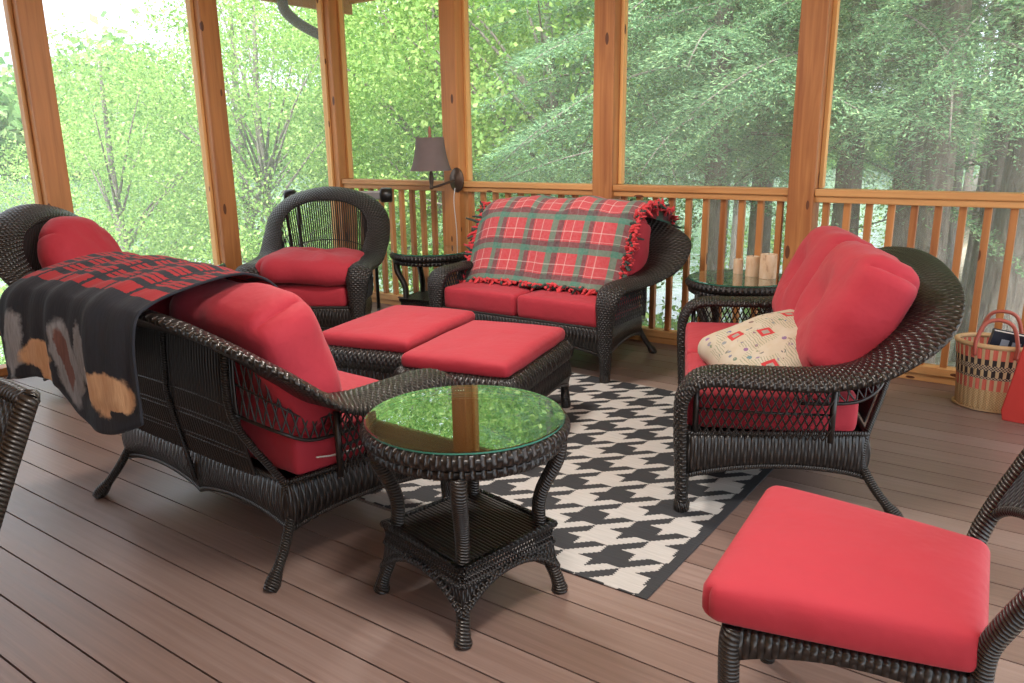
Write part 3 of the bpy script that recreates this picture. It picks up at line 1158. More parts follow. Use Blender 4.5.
# ------------------------------------------------------------------ round glass tables
def round_table(label, loc, rz):
    root = thing('wicker_side_table', label, 'side table', (*loc, 0), rz, 'round wicker tables with glass tops')
    R, H = .284, .575
    b = MB()
    n = 280
    P = []
    for i in range(n):
        a = 2 * PI * i / n
        row = []
        for j in range(12):
            q = 2 * PI * j / 12
            rr = .022 + .0022 * abs(math.sin(a * 56 + q))
            row.append(((R + rr * math.cos(q)) * math.cos(a), (R + rr * math.cos(q)) * math.sin(a), H - .026 + rr * math.sin(q)))
        P.append(row)
    b.grid(P, cu=True, cv=True, flip=True)
    P = []
    for i in range(n):
        a = 2 * PI * i / n
        row = []
        for j in range(10):
            q = 2 * PI * j / 10
            rr = .017 + .0022 * abs(math.sin(a * 56 - q))
            row.append(((R - .012 + rr * math.cos(q)) * math.cos(a), (R - .012 + rr * math.cos(q)) * math.sin(a), H - .064 + rr * math.sin(q)))
        P.append(row)
    b.grid(P, cu=True, cv=True, flip=True)
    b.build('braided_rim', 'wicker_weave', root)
    b = MB()
    b.lathe([(R - .012, H - .04), (R - .012, H - .03)], 48)
    for i in range(-18, 19):
        x = i * .0145
        yy = math.sqrt(max(0, (R - .012) ** 2 - x * x))
        b.tube([(x, -yy, H - .027), (x, yy, H - .027)], .006, 5, cap=False)
    b.build('woven_top', 'wicker_strand', root)
    b = MB()
    b.lathe([(R + .004, H - .004), (R + .008, H - .002), (R + .008, H + .003), (R + .004, H + .005)], 64)
    g = b.build('glass_top', ['table_glass', 'glass_edge'], root, False)
    for p in g.data.polygons:
        if abs(p.normal.z) < .5:
            p.material_index = 1
    sh = .170
    zs = .225
    for sx_ in (-1, 1):
        for sy_ in (-1, 1):
            b = MB()
            pts = cat_rom([(sx_ * .195, sy_ * .195, H - .07), (sx_ * .19, sy_ * .19, .44), (sx_ * .155, sy_ * .155, .33), (sx_ * .152, sy_ * .152, .24), (sx_ * .165, sy_ * .165, .14), (sx_ * .190, sy_ * .190, .045), (sx_ * .197, sy_ * .197, 0)], 40)
            rad = np.interp(np.linspace(0, 1, 40), [0, .3, .62, .8, .9, .94, .97, 1], [.024, .022, .020, .020, .022, .026, .027, .022])
            rad = rad * (1 + .05 * np.sin(np.arange(40) * PI))
            b.tube(pts, rad, 10)
            b.build('leg', 'wicker_wrap', root)
    b = MB()
    b.box((-sh, -sh, zs - .012), (sh, sh, zs))
    for i in range(26):
        yy = -sh + (i + .5) * 2 * sh / 26
        b.tube([(-sh, yy, zs), (sh, yy, zs)], .0072, 6, cap=False)
    b.build('lower_shelf', 'wicker_strand', root)
    b = MB()
    e = sh + .012
    b.tube([(-e, -e, zs + .004), (e, -e, zs + .004), (e, e, zs + .004), (-e, e, zs + .004)], .014, 8, closed=True)
    for d in range(4):
        R_ = Matrix.Rotation(d * PI / 2, 3, 'Z')
        P = []
        for f in np.linspace(-1, 1, 33):
            zb = .085 + .085 * (1 - abs(f) ** 2.2)
            bot = e + .014 * abs(f)
            zt_ = zs - .055
            P.append([tuple(R_ @ Vector((f * (e + .01 * t), -e - .014 * t * .6, zt_ + (zb - zt_) * t))) for t in (0, .5, 1)])
            # open upright pairs above
            if abs(f) < .97:
                for dd in (-.012, .012):
                    b.tube([tuple(R_ @ Vector((f * e + dd, -e, zs))), tuple(R_ @ Vector((f * e - dd, -e - .003, zt_)))], .0035, 4, cap=False)
        b.grid(P)
        b.tube([tuple(R_ @ Vector((f * e, -e - .002, zs - .055))) for f in (-1, 0, 1)], .008, 6)
        b.tube([r[-1] for r in P], .011, 7)
    b.build('apron', 'wicker_fine', root)
    return root
t1 = round_table('round black wicker table with a glass top in front, on the bare deck', (-1.372, 1.690), math.radians(-11))
t2 = dup(t1, 'round glass-topped wicker table between the arched armchair and the plaid loveseat', (-3.87, 4.42, 0), .3)
t3 = dup(t1, 'round glass-topped wicker table in the corner holding three birch candles', (-1.51, 4.40, 0), .2)
t4 = dup(t1, 'round glass-topped wicker table between the two wicker armchairs by the lake side', (-4.87, 2.98, 0), .5)

# birch candle holders
def candle(label, loc, r, hgt):
    root = thing('birch_candle', label, 'candle', loc, random.random() * 3, 'birch log candles')
    b = MB()
    b.lathe([(r * .97, 0), (r, .004), (r * 1.0, hgt * .5), (r * .98, hgt - .003), (r * .93, hgt), (r * .62, hgt), (r * .60, hgt - .012)], 24)
    b.build('log', 'birch_bark', root)
    b = MB(); b.lathe([(r * .6, hgt - .012), (r * .6, hgt - .004), (.0005, hgt - .003)], 18); wx_ = b.build('wax', 'candle_wax', root)
    b = MB(); b.tube([(0, 0, hgt - .005), (.002, 0, hgt + .008)], .0015, 5); b.build('wick', 'wick', wx_)
zc = .581
candle('smallest of the three birch log candles on the corner glass table', (-1.565, 4.52, zc), .028, .085)
candle('middle-sized birch log candle between the other two on the corner glass table', (-1.465, 4.47, zc), .038, .115)
candle('tallest birch log candle, nearest the cedar post, on the corner glass table', (-1.365, 4.44, zc), .047, .138)

# ------------------------------------------------------------------ dining chairs
def dining_chair(label, loc, rz):
    """faces -y, seat .47 high"""
    root = thing('wicker_dining_chair', label, 'chair', (*loc, 0), rz, 'wicker dining chairs')
    for s in (-1, 1):
        b = MB()
        b.tube(cat_rom([(s * .25, -.225, 0), (s * .252, -.23, .2), (s * .258, -.235, .36), (s * .25, -.232, .405)], 16), [.019] * 4 + [.022] * 12, 10)
        b.build('leg', 'wicker_wrap', root)
        b = MB()
        b.tube(cat_rom([(s * .20, .275, 0), (s * .20, .225, .2), (s * .205, .20, .42), (s * .235, .235, .56), (s * .285, .37, .84), (s * .29, .39, .87)], 26), .021, 10)
        b.build('rear_post', 'wicker_wrap', root)
    b = MB()
    for p, q, dz in (((-.25, -.235), (.25, -.235), 0), ((-.205, .20), (.205, .20), 0), ((-.25, -.235), (-.205, .20), 0), ((.25, -.235), (.205, .20), 0)):
        P = []
        n = 24
        nx, ny = (q[1] - p[1]), -(q[0] - p[0])
        L = math.hypot(nx, ny)
        for f in np.linspace(0, 1, n):
            arch = .325 + .05 * math.sin(PI * f) ** .6
            x, yy = p[0] + (q[0] - p[0]) * f, p[1] + (q[1] - p[1]) * f
            P.append([(x, yy, .405), (x, yy, arch)])
        b.grid(P)
    b.build('seat_apron', 'wicker_weave', root, solid=.03)
    b = MB(); b.faces([(-.25, -.235, .385), (.25, -.235, .385), (.205, .2, .385), (-.205, .2, .385), (-.25, -.235, .408), (.25, -.235, .408), (.205, .2, .408), (-.205, .2, .408)], [(3, 2, 1, 0), (4, 5, 6, 7), (0, 1, 5, 4), (1, 2, 6, 5), (2, 3, 7, 6), (3, 0, 4, 7)]); b.build('seat_deck', 'wicker_fine', root, False)
    # woven curved backrest
    P = []
    for f in np.linspace(-1, 1, 41):
        row = []
        zb = .505 + .10 * (1 - f * f) ** .5 * (1 if abs(f) < 1 else 0)
        zt_ = .865 + .04 * (1 - f * f)
        for t in np.linspace(0, 1, 22):
            z = zb + (zt_ - zb) * t
            yy = np.interp(z, [.42, .56, .84, 1.0], [.20, .235, .37, .46])
            row.append((f * np.interp(z, [.42, .56, .84, 1.0], [.205, .235, .285, .30]), yy + .035 * (1 - f * f), z))
        P.append(row)
    b = MB(); b.grid(P); b.build('backrest', 'wicker_sky_sheen', root, solid=.018)
    b = MB()
    b.tube([r[-1] for r in P], .020, 10)
    b.build('backrest_top_rail', 'wicker_wrap', root)
    b = MB()
    b.tube([r[0] for r in P], .012, 8)
    b.build('backrest_lower_edge', 'wicker_wrap', root)
    return root
dcL, dcR = (-.250, 1.655), rz_of((-1, -.14))
c1 = dining_chair('black wicker dining chair with a red seat pad in the front right corner', dcL, dcR)
o = rbox(.585, .50, .085, .030, puff=.022, seed=51, trap=.30, cr=.05).build('seat_pad', 'red_fabric', None)
tag(o, 'plain red seat pad on the wicker dining chair in front', 'cushion')
place(o, (-.262, 1.648), rz_of((-1, -.07)), (0, -.02, .452))
c2 = dup(c1, 'black wicker dining chair of which only the backrest edge shows at the left', (-1.705, .175, 0), rz_of((.5, -.87)))

# ------------------------------------------------------------------ blankets
def to_world(base, rz, p):
    c, s = math.cos(rz), math.sin(rz)
    return (base[0] + c * p[0] - s * p[1], base[1] + s * p[0] + c * p[1], p[2])

def drape(name, mat, base, rz, x0, x1, prof, label, cat, nu=80, nv=70, fold=.012, skew=None, drop=None, seed=0):
    rr = np.random.default_rng(seed)
    prof = resample(cat_rom(prof, 120), .01)
    d = np.concatenate([[0], np.cumsum(np.linalg.norm(np.diff(prof, axis=0), axis=1))])
    tot = d[-1]
    phs = rr.uniform(0, 6, 6)
    P, UV = [], []
    for i in range(nu + 1):
        f = i / nu
        row, urow = [], []
        for j in range(nv + 1):
            g = j / nv
            sgl = g * tot
            if drop:
                sgl = max(0.0, min(1.0, g)) * (tot + drop(f))
            yy = np.interp(min(sgl, tot), d, prof[:, 0])
            z = np.interp(min(sgl, tot), d, prof[:, 1])
            if sgl > tot:
                z -= (sgl - tot)
            x = x0 + (x1 - x0) * f
            if skew:
                dx, dy, dz = skew(f, sgl / tot)
                x += dx; yy += dy; z += dz
            wv = fold * (math.sin(f * 19 + phs[0] + 2 * g) + .6 * math.sin(f * 41 + phs[1] - 3 * g) + .4 * math.sin(f * 9 + 6 * g + phs[2]))
            yy2 = np.interp(min(sgl + .01, tot), d, prof[:, 0]); z2 = np.interp(min(sgl + .01, tot), d, prof[:, 1])
            ty, tz = yy2 - yy, z2 - z
            nrm = (-(z2 - np.interp(min(sgl, tot), d, prof[:, 1])), (yy2 - np.interp(min(sgl, tot), d, prof[:, 0])))
            L = math.hypot(*nrm) or 1
            row.append(to_world(base, rz, (x, yy - nrm[0] / L * wv * 0 + nrm[0] / L * 0 + (wv if abs(nrm[0]) > abs(nrm[1]) else wv * .3), z + (wv * .7 if abs(nrm[1]) > abs(nrm[0]) else 0))))
            urow.append((abs(x1 - x0) * f, sgl))
        P.append(row); UV.append(urow)
    b = MB()
    b.grid(P, uv=UV)
    o = b.build(name, mat, None, solid=.008)
    tag(o, label, cat)
    return o, np.array(P)

# plaid blanket over the back loveseat (local y: front negative)
profB = [(-.165, .486), (-.13, .53), (-.08, .63), (-.02, .77), (.05, .90), (.16, .985), (.29, .99), (.40, .965), (.50, .935), (.565, .90), (.578, .80), (.578, .62)]
pb, PB = drape('plaid_blanket', 'tartan_fleece', locB, rB, -.62, .56, profB, 'red, green and black plaid fleece blanket with knotted fringe over the loveseat back', 'blanket', fold=.011, seed=3,
               skew=lambda f, g: (0, .03 * max(0, 1 - 6 * f) + .05 * max(0, 6 * f - 5) * 1, -.07 * max(0, 1 - 5 * f) ** 2 - .03 * max(0, 6 * f - 5) ** 2))
def fringe(P, edges, parent, seed):
    rr = np.random.default_rng(seed)
    for mat in ('fringe_red', 'fringe_dark'):
        b = MB()
        for pts, out in edges:
            pts = resample(pts, .014)
            for p in pts:
                if (rr.random() < .28) != (mat == 'fringe_dark'):
                    continue
                o_ = np.array(out) + rr.normal(0, .35, 3)
                L = rr.uniform(.026, .05)
                q = p + o_ / np.linalg.norm(o_) * L * .5 + rr.normal(0, .006, 3)
                e = q + (o_ + rr.normal(0, .8, 3)) / 1.4 * L * .6
                k = p + rr.normal(0, .006, 3)
                b.tube([p - o_ * .006, k + (q - p) * .3, q, e], [.009, .015, .012, .007], 6, sq=.75)
        tag(b.build('fringe', mat, parent), kind='stuff')
fringe(PB, [(PB[:, 0], (0, -1, -.3)), (PB[0, :60], (-1, -.5, -.2)), (PB[-1, :60], (1, -.7, 0)), (PB[-1, :50] + [.012, -.02, 0], (.9, -.8, .2)), (PB[-1, :45] + [-.01, -.025, -.02], (.5, -1, .2))], pb, 5)

# bear blanket over the left loveseat; local x positive is world left... rL is about PI
profL = [(.02, .80), (.05, .89), (.12, .948), (.23, .968), (.34, .962), (.46, .942), (.53, .92), (.58, .885), (.602, .80), (.606, .70), (.606, .60)]
def bskew(f, g):
    # the end over the corner swings outwards, the whole lies a little askew
    return (.05 * (1 - g) * (1 - f) + .05 * f * max(0, g - .5), .02 * f + .03 * math.sin(f * 7) * max(0, g - .6), -.045 * max(0, f - .75) * 4 * g - .015 * (1 - f) * (1 - g) - .045 * (1 - f) ** 5 * max(0, 1 - g / .28))
bb, PBL = drape('bear_blanket', 'bear_fleece', locL, rL, -.345, .535, profL, 'black fleece blanket with bear faces and a red band over the loveseat back', 'blanket', fold=.010, seed=8,
                skew=bskew, drop=lambda f: .10 * max(0, math.sin(PI * min(1, f * 1.5 + .1))))

# ------------------------------------------------------------------ lamp on the post
lp = thing('wall_lamp', 'bronze swing-arm wall lamp with a dark bell shade on the cedar post', 'lamp', (-3.895, WY - .075, 1.005))
ax, ay = -.06, -.235        # end of the arm
b = MB()
b.lathe([(.001, 0), (.062, .0), (.070, .006), (.064, .016), (.040, .020), (.030, .034), (.001, .036)], 28)
o = b.build('back_plate', 'bronze', lp)
o.rotation_euler.x = PI / 2
o.scale = (1, 1.35, 1)
o.location = (.0, 0, .07)
b = MB()
b.tube(cat_rom([(0, -.03, .07), (-.015, -.09, .055), (-.045, -.19, .03), (ax, ay, .025)], 14), .009, 8)
b.lathe([(.001, -.012), (.014, -.008), (.018, .008), (.012, .02), (.016, .04), (.020, .07), (.014, .10), (.008, .13), (.008, .16)], 14, (ax, ay, .02))
b.build('swing_arm', 'bronze', lp)
b = MB()
b.lathe([(.155, .148), (.138, .19), (.122, .25), (.110, .32), (.104, .388), (.100, .388), (.106, .32), (.118, .25), (.134, .19), (.151, .148), (.155, .148)], 36, (ax, ay, 0))
b.build('lamp_shade', 'lamp_shade_cloth', lp)
b = MB()
b.tube([(ax - .095, ay, .36), (ax, ay, .37), (ax + .095, ay, .36)], .003, 6)
b.tube([(ax, ay, .14), (ax, ay, .38)], .006, 8)
b.build('shade_carrier', 'bronze', lp)
b = MB()
b.lathe([(.001, .375), (.012, .378), (.014, .39), (.009, .405), (.013, .425), (.010, .45), (.005, .465), (.001, .47)], 12, (ax, ay, 0))
b.build('finial', 'finial_copper', lp)
b = MB(); b.lathe([(.012, .16), (.014, .20), (.028, .235), (.030, .26), (.022, .285), (.001, .295)], 16, (ax, ay, 0)); b.build('bulb', 'lamp_shade_lining', lp)
b = MB()
b.tube(cat_rom([(-.01, -.02, .01), (-.02, -.025, -.1), (-.005, -.02, -.35), (-.015, -.015, -.7), (-.01, -.01, -1.05)], 24), .0035, 6)
b.build('power_cord', 'white_cord', lp)

# bar heater across the corner
hb = thing('bar_heater', 'slim grey bar with black end caps on a stand behind the arched armchair', 'heater', (-4.82, 4.42, 0), math.radians(43))
b = MB(); b.box((-.36, -.03, .915), (.34, .03, .985)); b.build('bar_body', 'grey_metal', hb, False, .012)
for x0, x1 in ((-.43, -.34), (.32, .42)):
    b = MB(); b.tube([(x0, 0, .95), (x0 + .015, 0, .95), (x1 - .01, 0, .95), (x1, 0, .95)], [.05, .060, .060, .05], 18); b.build('end_cap', 'black_plastic', hb)
for x in (-.33, .26):
    b = MB()
    b.tube([(x, 0, .0), (x, 0, .93)], .014, 8)
    b.tube([(x, -.16, .012), (x, .16, .012)], .012, 8)
    b.build('stand_leg', 'black_plastic', hb)

# ------------------------------------------------------------------ basket, book and red panel
bk = thing('woven_basket', 'striped woven basket with two pink loop handles by the railing', 'basket', (-.215, 4.545, 0))
RX_, RY_ = .18, .14
P = []
for a in np.linspace(0, 2 * PI, 72, endpoint=False):
    row = []
    for t in np.linspace(0, 1, 18):
        s = .86 + .16 * t - .02 * math.sin(PI * t)
        row.append((RX_ * s * math.cos(a), RY_ * s * math.sin(a), .004 + .336 * t))
    P.append(row)
uv = [[(.0155 * 72 / 72 * i * 1.0, .004 + .336 * j / 17) for j in range(18)] for i in range(72)]
b = MB(); b.grid(P, cu=True, uv=uv); b.build('body', 'basket_weave', bk, solid=.010)
b = MB(); b.tube([r[-1] for r in P], .013, 8, closed=True); b.build('rim', 'basket_rim', bk)
b = MB(); b.lathe([(.17, .004), (.17, .014)], 36, sx=1.02, sy=.75); b.build('bottom', 'basket_rim', bk)
for yy in (-.135, .135):
    b = MB()
    b.tube(cat_rom([(-.085, yy, .29), (-.088, yy * 1.03, .36), (-.06, yy * .95, .45), (0, yy * .9, .475), (.06, yy * .95, .45), (.088, yy * 1.03, .36), (.085, yy, .29)], 40), .0095, 8)
    b.build('handle', 'basket_handle', bk)
bo = thing('book', 'dark navy book standing in the woven basket', 'book', (-.15, 4.545, .19), .0)
bo.rotation_euler = (.12, .16, .25)
b = MB()
b.box((-.13, -.022, -.02), (.13, -.018, .205)); b.box((-.13, .018, -.02), (.13, .022, .205)); b.box((-.134, -.022, -.02), (-.13, .022, .205))
cv_ = b.build('cover', 'navy_cover', bo, False)
b = MB(); b.box((-.129, -.0179, -.014), (.126, .0179, .2)); b.build('pages', 'paper_edge', bo, False)
b = MB()
for x0, x1, z0, z1 in ((-.09, -.055, .135, .17), (-.04, .0, .14, .165), (.012, .03, .135, .17), (.045, .09, .14, .165), (-.09, .06, .105, .118)):
    b.box((x0, -.0225, z0), (x1, -.022, z1))
b.build('cover_print', 'pale_print', cv_, False)
rp = thing('red_panel', 'red painted tapered panel standing beside the woven basket', 'panel', (-.02, 4.33, 0), rz_of((-.1, -1)))
b = MB()
b.v = []
pr = [(-.125, 0), (.20, 0), (.21, .05), (.16, .55), (.10, .62), (-.03, .62), (-.055, .55), (-.135, .05)]
n = len(pr)
V = [(x, -.012, z) for x, z in pr] + [(x, .012, z) for x, z in pr]
F = [tuple(range(n)), tuple(reversed(range(n, 2 * n)))] + [(i, i + n, (i + 1) % n + n, (i + 1) % n) for i in range(n)]
b.faces(V, F)
b.build('board', 'red_paint', rp, False, .006)
b = MB(); b.box((-.01, .012, .0), (.03, .20, .03)); b.box((-.01, .012, .03), (.03, .04, .40)); b.build('rear_foot', 'red_paint', rp, False, .004)

# ------------------------------------------------------------------ outside
def gz(x, y):
    """height of the ground outside"""
    d = np.hypot(np.minimum(0, x + 5.5) * (x < -5.5), np.maximum(0, y - 5.1))
    right = 1 / (1 + np.exp(-(x + 2.2 + .05 * (y - 5)) / 1.1))
    slope_l = -1.1 - .17 * np.clip(d, 0, 14)
    slope_r = -1.15 + .10 * np.clip(y - 6, 0, 30)
    z = slope_l * (1 - right) + slope_r * right
    z = z + .10 * np.sin(x * 1.3 + y * .7) + .07 * np.sin(x * .6 - y * 1.9)
    return z
gx = np.linspace(-60, 30, 130); gy = np.linspace(-14, 60, 110)
X, Y = np.meshgrid(gx, gy, indexing='ij')
Z = gz(X, Y)
inside = (X > -5.4) & (Y < 5.2)
Z = np.where(inside, np.minimum(Z, -.9), Z)
b = MB(); b.grid(np.stack([X, Y, Z], 2))
tag(b.build('ground', 'forest_ground', None), kind='structure')
b = MB(); b.grid([[(-420, -200, -2.35), (-420, 420, -2.35)], [(60, -200, -2.35), (60, 420, -2.35)]])
tag(b.build('lake', 'lake_water', None), kind='structure')

def quads_mesh(name, C, A, B_, mats):
    """rhombic leaves: centres C, half-axes A and B_ (n x 3)"""
    n = len(C)
    V = np.empty((n, 4, 3), np.float32)
    V[:, 0] = C - A; V[:, 1] = C - B_ + A * .1; V[:, 2] = C + A; V[:, 3] = C + B_ + A * .1
    me = bpy.data.meshes.new(name)
    me.vertices.add(n * 4); me.loops.add(n * 4); me.polygons.add(n)
    me.vertices.foreach_set('co', V.ravel())
    me.loops.foreach_set('vertex_index', np.arange(n * 4, dtype=np.int32))
    me.polygons.foreach_set('loop_start', np.arange(0, n * 4, 4, dtype=np.int32))
    me.polygons.foreach_set('loop_total', np.full(n, 4, np.int32))
    me.update(calc_edges=True)
    for m_ in mats:
        me.materials.append(M[m_])
    return me

def rand_unit(r, n):
    v = r.normal(size=(n, 3))
    return v / np.linalg.norm(v, axis=1)[:, None]

def leaf_blob_mesh(name, centres, spread, per, size, mat, r, flat=.45, nz=.7):
    n = len(centres) * per
    C = np.repeat(centres, per, 0) + r.normal(size=(n, 3)) * np.array([spread, spread, spread * flat])
    N = rand_unit(r, n) + np.array([0, 0, nz]); N /= np.linalg.norm(N, axis=1)[:, None]
    T = np.cross(N, rand_unit(r, n)); T /= np.linalg.norm(T, axis=1)[:, None]
    Bt = np.cross(N, T)
    s = size * r.uniform(.6, 1.25, n)[:, None]
    return quads_mesh(name, C, T * s, Bt * s * .62, [mat])

def maple_parts(seed, H=7.5, Rr=2.6, z0=.8, nb=170, per=190, size=.036, mat='maple_leaf'):
    r = np.random.default_rng(seed)
    u = rand_unit(r, nb)
    rad = r.uniform(.35, 1, nb)[:, None] ** .6
    C = u * rad * np.array([Rr, Rr, (H - z0) / 2]) + np.array([0, 0, (H + z0) / 2])
    crown = leaf_blob_mesh('crown', C, .30, per, size, mat, r)
    b = MB()
    b.tube(cat_rom([(0, 0, -.3), (.05, .03, H * .3), (-.06, .05, H * .6), (.03, 0, H * .92)], 14), np.linspace(.14, .03, 14), 9)
    for c in C[:26]:
        z = max(.5, c[2] * .62)
        b.tube([(0, .02, z), c * [.5, .5, 0] + [0, 0, (z + c[2]) / 2 + .1], c], [.035, .02, .008], 5)
    tr = b.build('trunk', 'bark', None)
    tm = tr.data
    bpy.data.objects.remove(tr)
    return crown, tm

def hemlock_parts(seed, H=10, R0=2.7, z0=.6, nbr=64, trunk=.16, side=None):
    r = np.random.default_rng(seed)
    C, A, B_ = [], [], []
    b = MB()
    b.tube([(0, 0, -.4), (.02, .02, H * .5), (0, 0, H)], [trunk, trunk * .6, .02], 10)
    for i in range(nbr):
        f = i / nbr
        z = z0 + (H - z0) * f ** 1.05
        L = R0 * (1 - f) ** .75 * r.uniform(.7, 1.12) + .25
        a = i * 2.399 + r.normal(0, .2)
        d = np.array([math.cos(a), math.sin(a), 0])
        sd = np.array([-d[1], d[0], 0])
        m_ = int(10 + L * 12)
        s = np.linspace(.12, 1, m_)
        droop = r.uniform(.10, .24)
        axis = d[None] * (s * L)[:, None] + np.array([0, 0, 1]) * (z + .12 * s * L - droop * (s * L) ** 2)[:, None]
        b.tube(axis[::4] if m_ > 8 else axis, np.linspace(.02, .004, len(axis[::4] if m_ > 8 else axis)), 4, cap=False)
        for j, p in enumerate(axis):
            for sg in (-1, 1):
                tl = (.62 * L * (1 - s[j]) ** .7 * .7 + .12) * r.uniform(.7, 1.1)
                td = sd * sg * .85 + d * .55 + np.array([0, 0, -.18 + r.normal(0, .14)])
                td /= np.linalg.norm(td)
                k = max(3, int(tl / .017))
                q = np.linspace(.05, 1, k)[:, None]
                pts = p[None] + td[None] * q * tl + np.array([0, 0, -1]) * (q * tl) ** 2 * .35 + r.normal(0, .022, (k, 3))
                nn = rand_unit(r, k) * .7 + np.array([0, 0, 1]); nn /= np.linalg.norm(nn, axis=1)[:, None]
                dirn = td[None] + rand_unit(r, k) * .75
                dirn -= nn * (dirn * nn).sum(1)[:, None]
                dirn /= np.linalg.norm(dirn, axis=1)[:, None]
                C.append(pts); A.append(dirn * r.uniform(.018, .034, k)[:, None]); B_.append(np.cross(nn, dirn) * r.uniform(.005, .009, k)[:, None])
    tr = b.build('trunk', 'bark', None)
    tm = tr.data
    bpy.data.objects.remove(tr)
    return quads_mesh('needle_sprays', np.vstack(C), np.vstack(A), np.vstack(B_), ['hemlock_needle']), tm

def plant(parts, cn, name, label, cat, x, y, rz, sc=1.0, group=None, sink=0, zabs=None):
    z = float(gz(np.array([x]), np.array([y]))[0]) - sink if zabs is None else zabs
    o = thing(name, label, cat, (x, y, z), rz, group)
    for nm_, me in zip((cn, 'trunk'), parts):
        c = bpy.data.objects.new(nm_, me)
        COL.objects.link(c)
        c.parent = o
    o.scale = (sc, sc, sc)
    return o
mp = [maple_parts(s) for s in (1, 2, 3)]
hp = [hemlock_parts(s, z0=2.7) for s in (11, 12)]
hq = [hemlock_parts(s, z0=3.3, trunk=.2) for s in (13,)]
wd = [maple_parts(s, 12, 3.2, 4.2, 130, 150, .075, 'woods_leaf') for s in (21, 22)]
MAPLES = [
    (-10.4, 5.6, .3, .62), (-9.3, 7.2, 1.2, .74), (-12.2, 9.0, 2.2, .9), (-8.6, 10.2, 3.0, .95), (-9.3, 10.9, 4.0, 1.0), (-14.5, 7.6, 5.0, .66), (-6.2, 9.8, .8, 1.1), (-11.0, 12.5, 1.9, 1.15),
]
for i, (x, y_, a, s_) in enumerate(MAPLES):
    plant(mp[i % 3], 'crown', 'broadleaf_tree', 'bright green broadleaf tree outside the lake-side screens', 'tree', x, y_, a, s_, 'bright green broadleaf trees outside the screens')
HEM = [(-4.6, 8.8, .2, .95), (-3.1, 8.1, 1.3, .9), (-1.9, 8.7, 2.6, 1.0), (-1.0, 7.9, 3.6, .85), (.2, 9.3, 4.5, 1.0), (2.4, 9.0, 5.3, 1.0), (-3.6, 11.2, .9, 1.15), (-5.6, 11.4, 3.1, 1.2)]
for i, (x, y_, a, s_) in enumerate(HEM):
    plant(hq[0] if x > -1.6 else hp[i % 2], 'needle_sprays', 'hemlock_tree', 'blue-green hemlock with drooping sprays outside the back screens', 'tree', x, y_, a, s_, 'hemlocks outside the back screens')
WOODS = [(-3, 19), (0.5, 17.5), (3.5, 18), (-6.5, 18.5), (-9.5, 19), (2, 24), (-2, 25), (-6, 26), (-12.5, 20), (6, 23), (-16.5, 19.5), (-10, 27), (-15, 26)]
for i, (x, y_) in enumerate(WOODS):
    plant(wd[i % 2], 'crown', 'woodland_tree', 'tall green tree standing deep in the woods', 'tree', x, y_, i * 1.7, 1.25, 'green trees deep in the woods')

def trunk_tree(label, x, y_, r0, lean=0, h=9):
    o = thing('tree_trunk', label, 'tree trunk', (x, y_, float(gz(np.array([x]), np.array([y_]))[0])), 0)
    rr = np.random.default_rng(int(abs(x * 100 + y_ * 10)))
    n = 30
    b = MB()
    P = []
    for k in range(n):
        z = -.4 + (h + .4) * k / (n - 1)
        rad = r0 * (1 - .35 * k / n) * (1 + .35 * math.exp(-max(0, z) / .35))
        row = []
        for q in range(18):
            a = 2 * PI * q / 18
            w = rad * (1 + .06 * math.sin(a * 3 + k * .2) + .04 * math.sin(a * 7 + k * .5))
            row.append((w * math.cos(a) + lean * z, w * math.sin(a), z))
        P.append(row)
    b.grid(P, cv=True)
    b.build('bole', 'bark', o)
    b = MB()
    for k in range(7):
        z = rr.uniform(1.2, h * .6); a = rr.uniform(0, 6.28); L = rr.uniform(.6, 1.6)
        b.tube([(lean * z, 0, z), (lean * z + L * .5 * math.cos(a), L * .5 * math.sin(a), z + .08), (lean * z + L * math.cos(a), L * math.sin(a), z - .1)], [.022, .014, .005], 5)
    b.build('dead_branches', 'bark', o)
trunk_tree('thickest grey tree trunk just outside the railing beyond the woven basket', -.45, 8.7, .25, .05)
trunk_tree('grey trunk behind the right end of the wicker loveseat with the printed pillow', -1.40, 8.9, .15, 0)
trunk_tree('slim grey trunk just left of the thickest trunk', -.75, 9.6, .10, .03)
trunk_tree('slim dark trunk in the pale gap between the grey trunks', -1.35, 12.5, .09, -.01)
trunk_tree('second slim trunk in the pale gap, right of the dark one', -1.02, 12.0, .07, .02)
trunk_tree('thin leaning sapling trunk in the pale gap, farthest back', -1.45, 14.5, .06, .03)

# fallen logs on the slope
def log(label, p, q, r0):
    b = MB()
    p, q = np.array(p, float), np.array(q, float)
    for e in (p, q):
        e[2] = float(gz(np.array([e[0]]), np.array([e[1]]))[0]) + r0 * .7
    b.tube([p, (p + q) / 2 + [0, 0, .02], q], [r0, r0 * .9, r0 * .7], 10)
    o = b.build('fallen_log', 'bark', None)
    tag(o, label, 'log')
log('grey fallen log lying on the slope beyond the basket', (-.9, 10.3, 0), (1.8, 11.2, 0), .09)
log('thinner fallen log above the first on the slope', (-1.6, 12.4, 0), (1.0, 12.9, 0), .07)

# far shore woods across the water
r = np.random.default_rng(77)
n = 900
ang = np.radians(r.uniform(95, 178, n))
dist = r.uniform(105, 135, n)
C = np.stack([np.cos(ang) * dist, np.sin(ang) * dist, r.uniform(-2, 15, n) * (.55 + .3 * np.sin(ang * 17) + .15 * np.sin(ang * 41))], 1)
me = leaf_blob_mesh('far_shore_foliage', C, 2.2, 60, .75, 'woods_leaf', r, .8, .5)
o = bpy.data.objects.new('far_shore_foliage', me)
COL.objects.link(o)
tag(o, 'pale green wooded shore across the lake, seen at the far left', 'woods', kind='stuff')
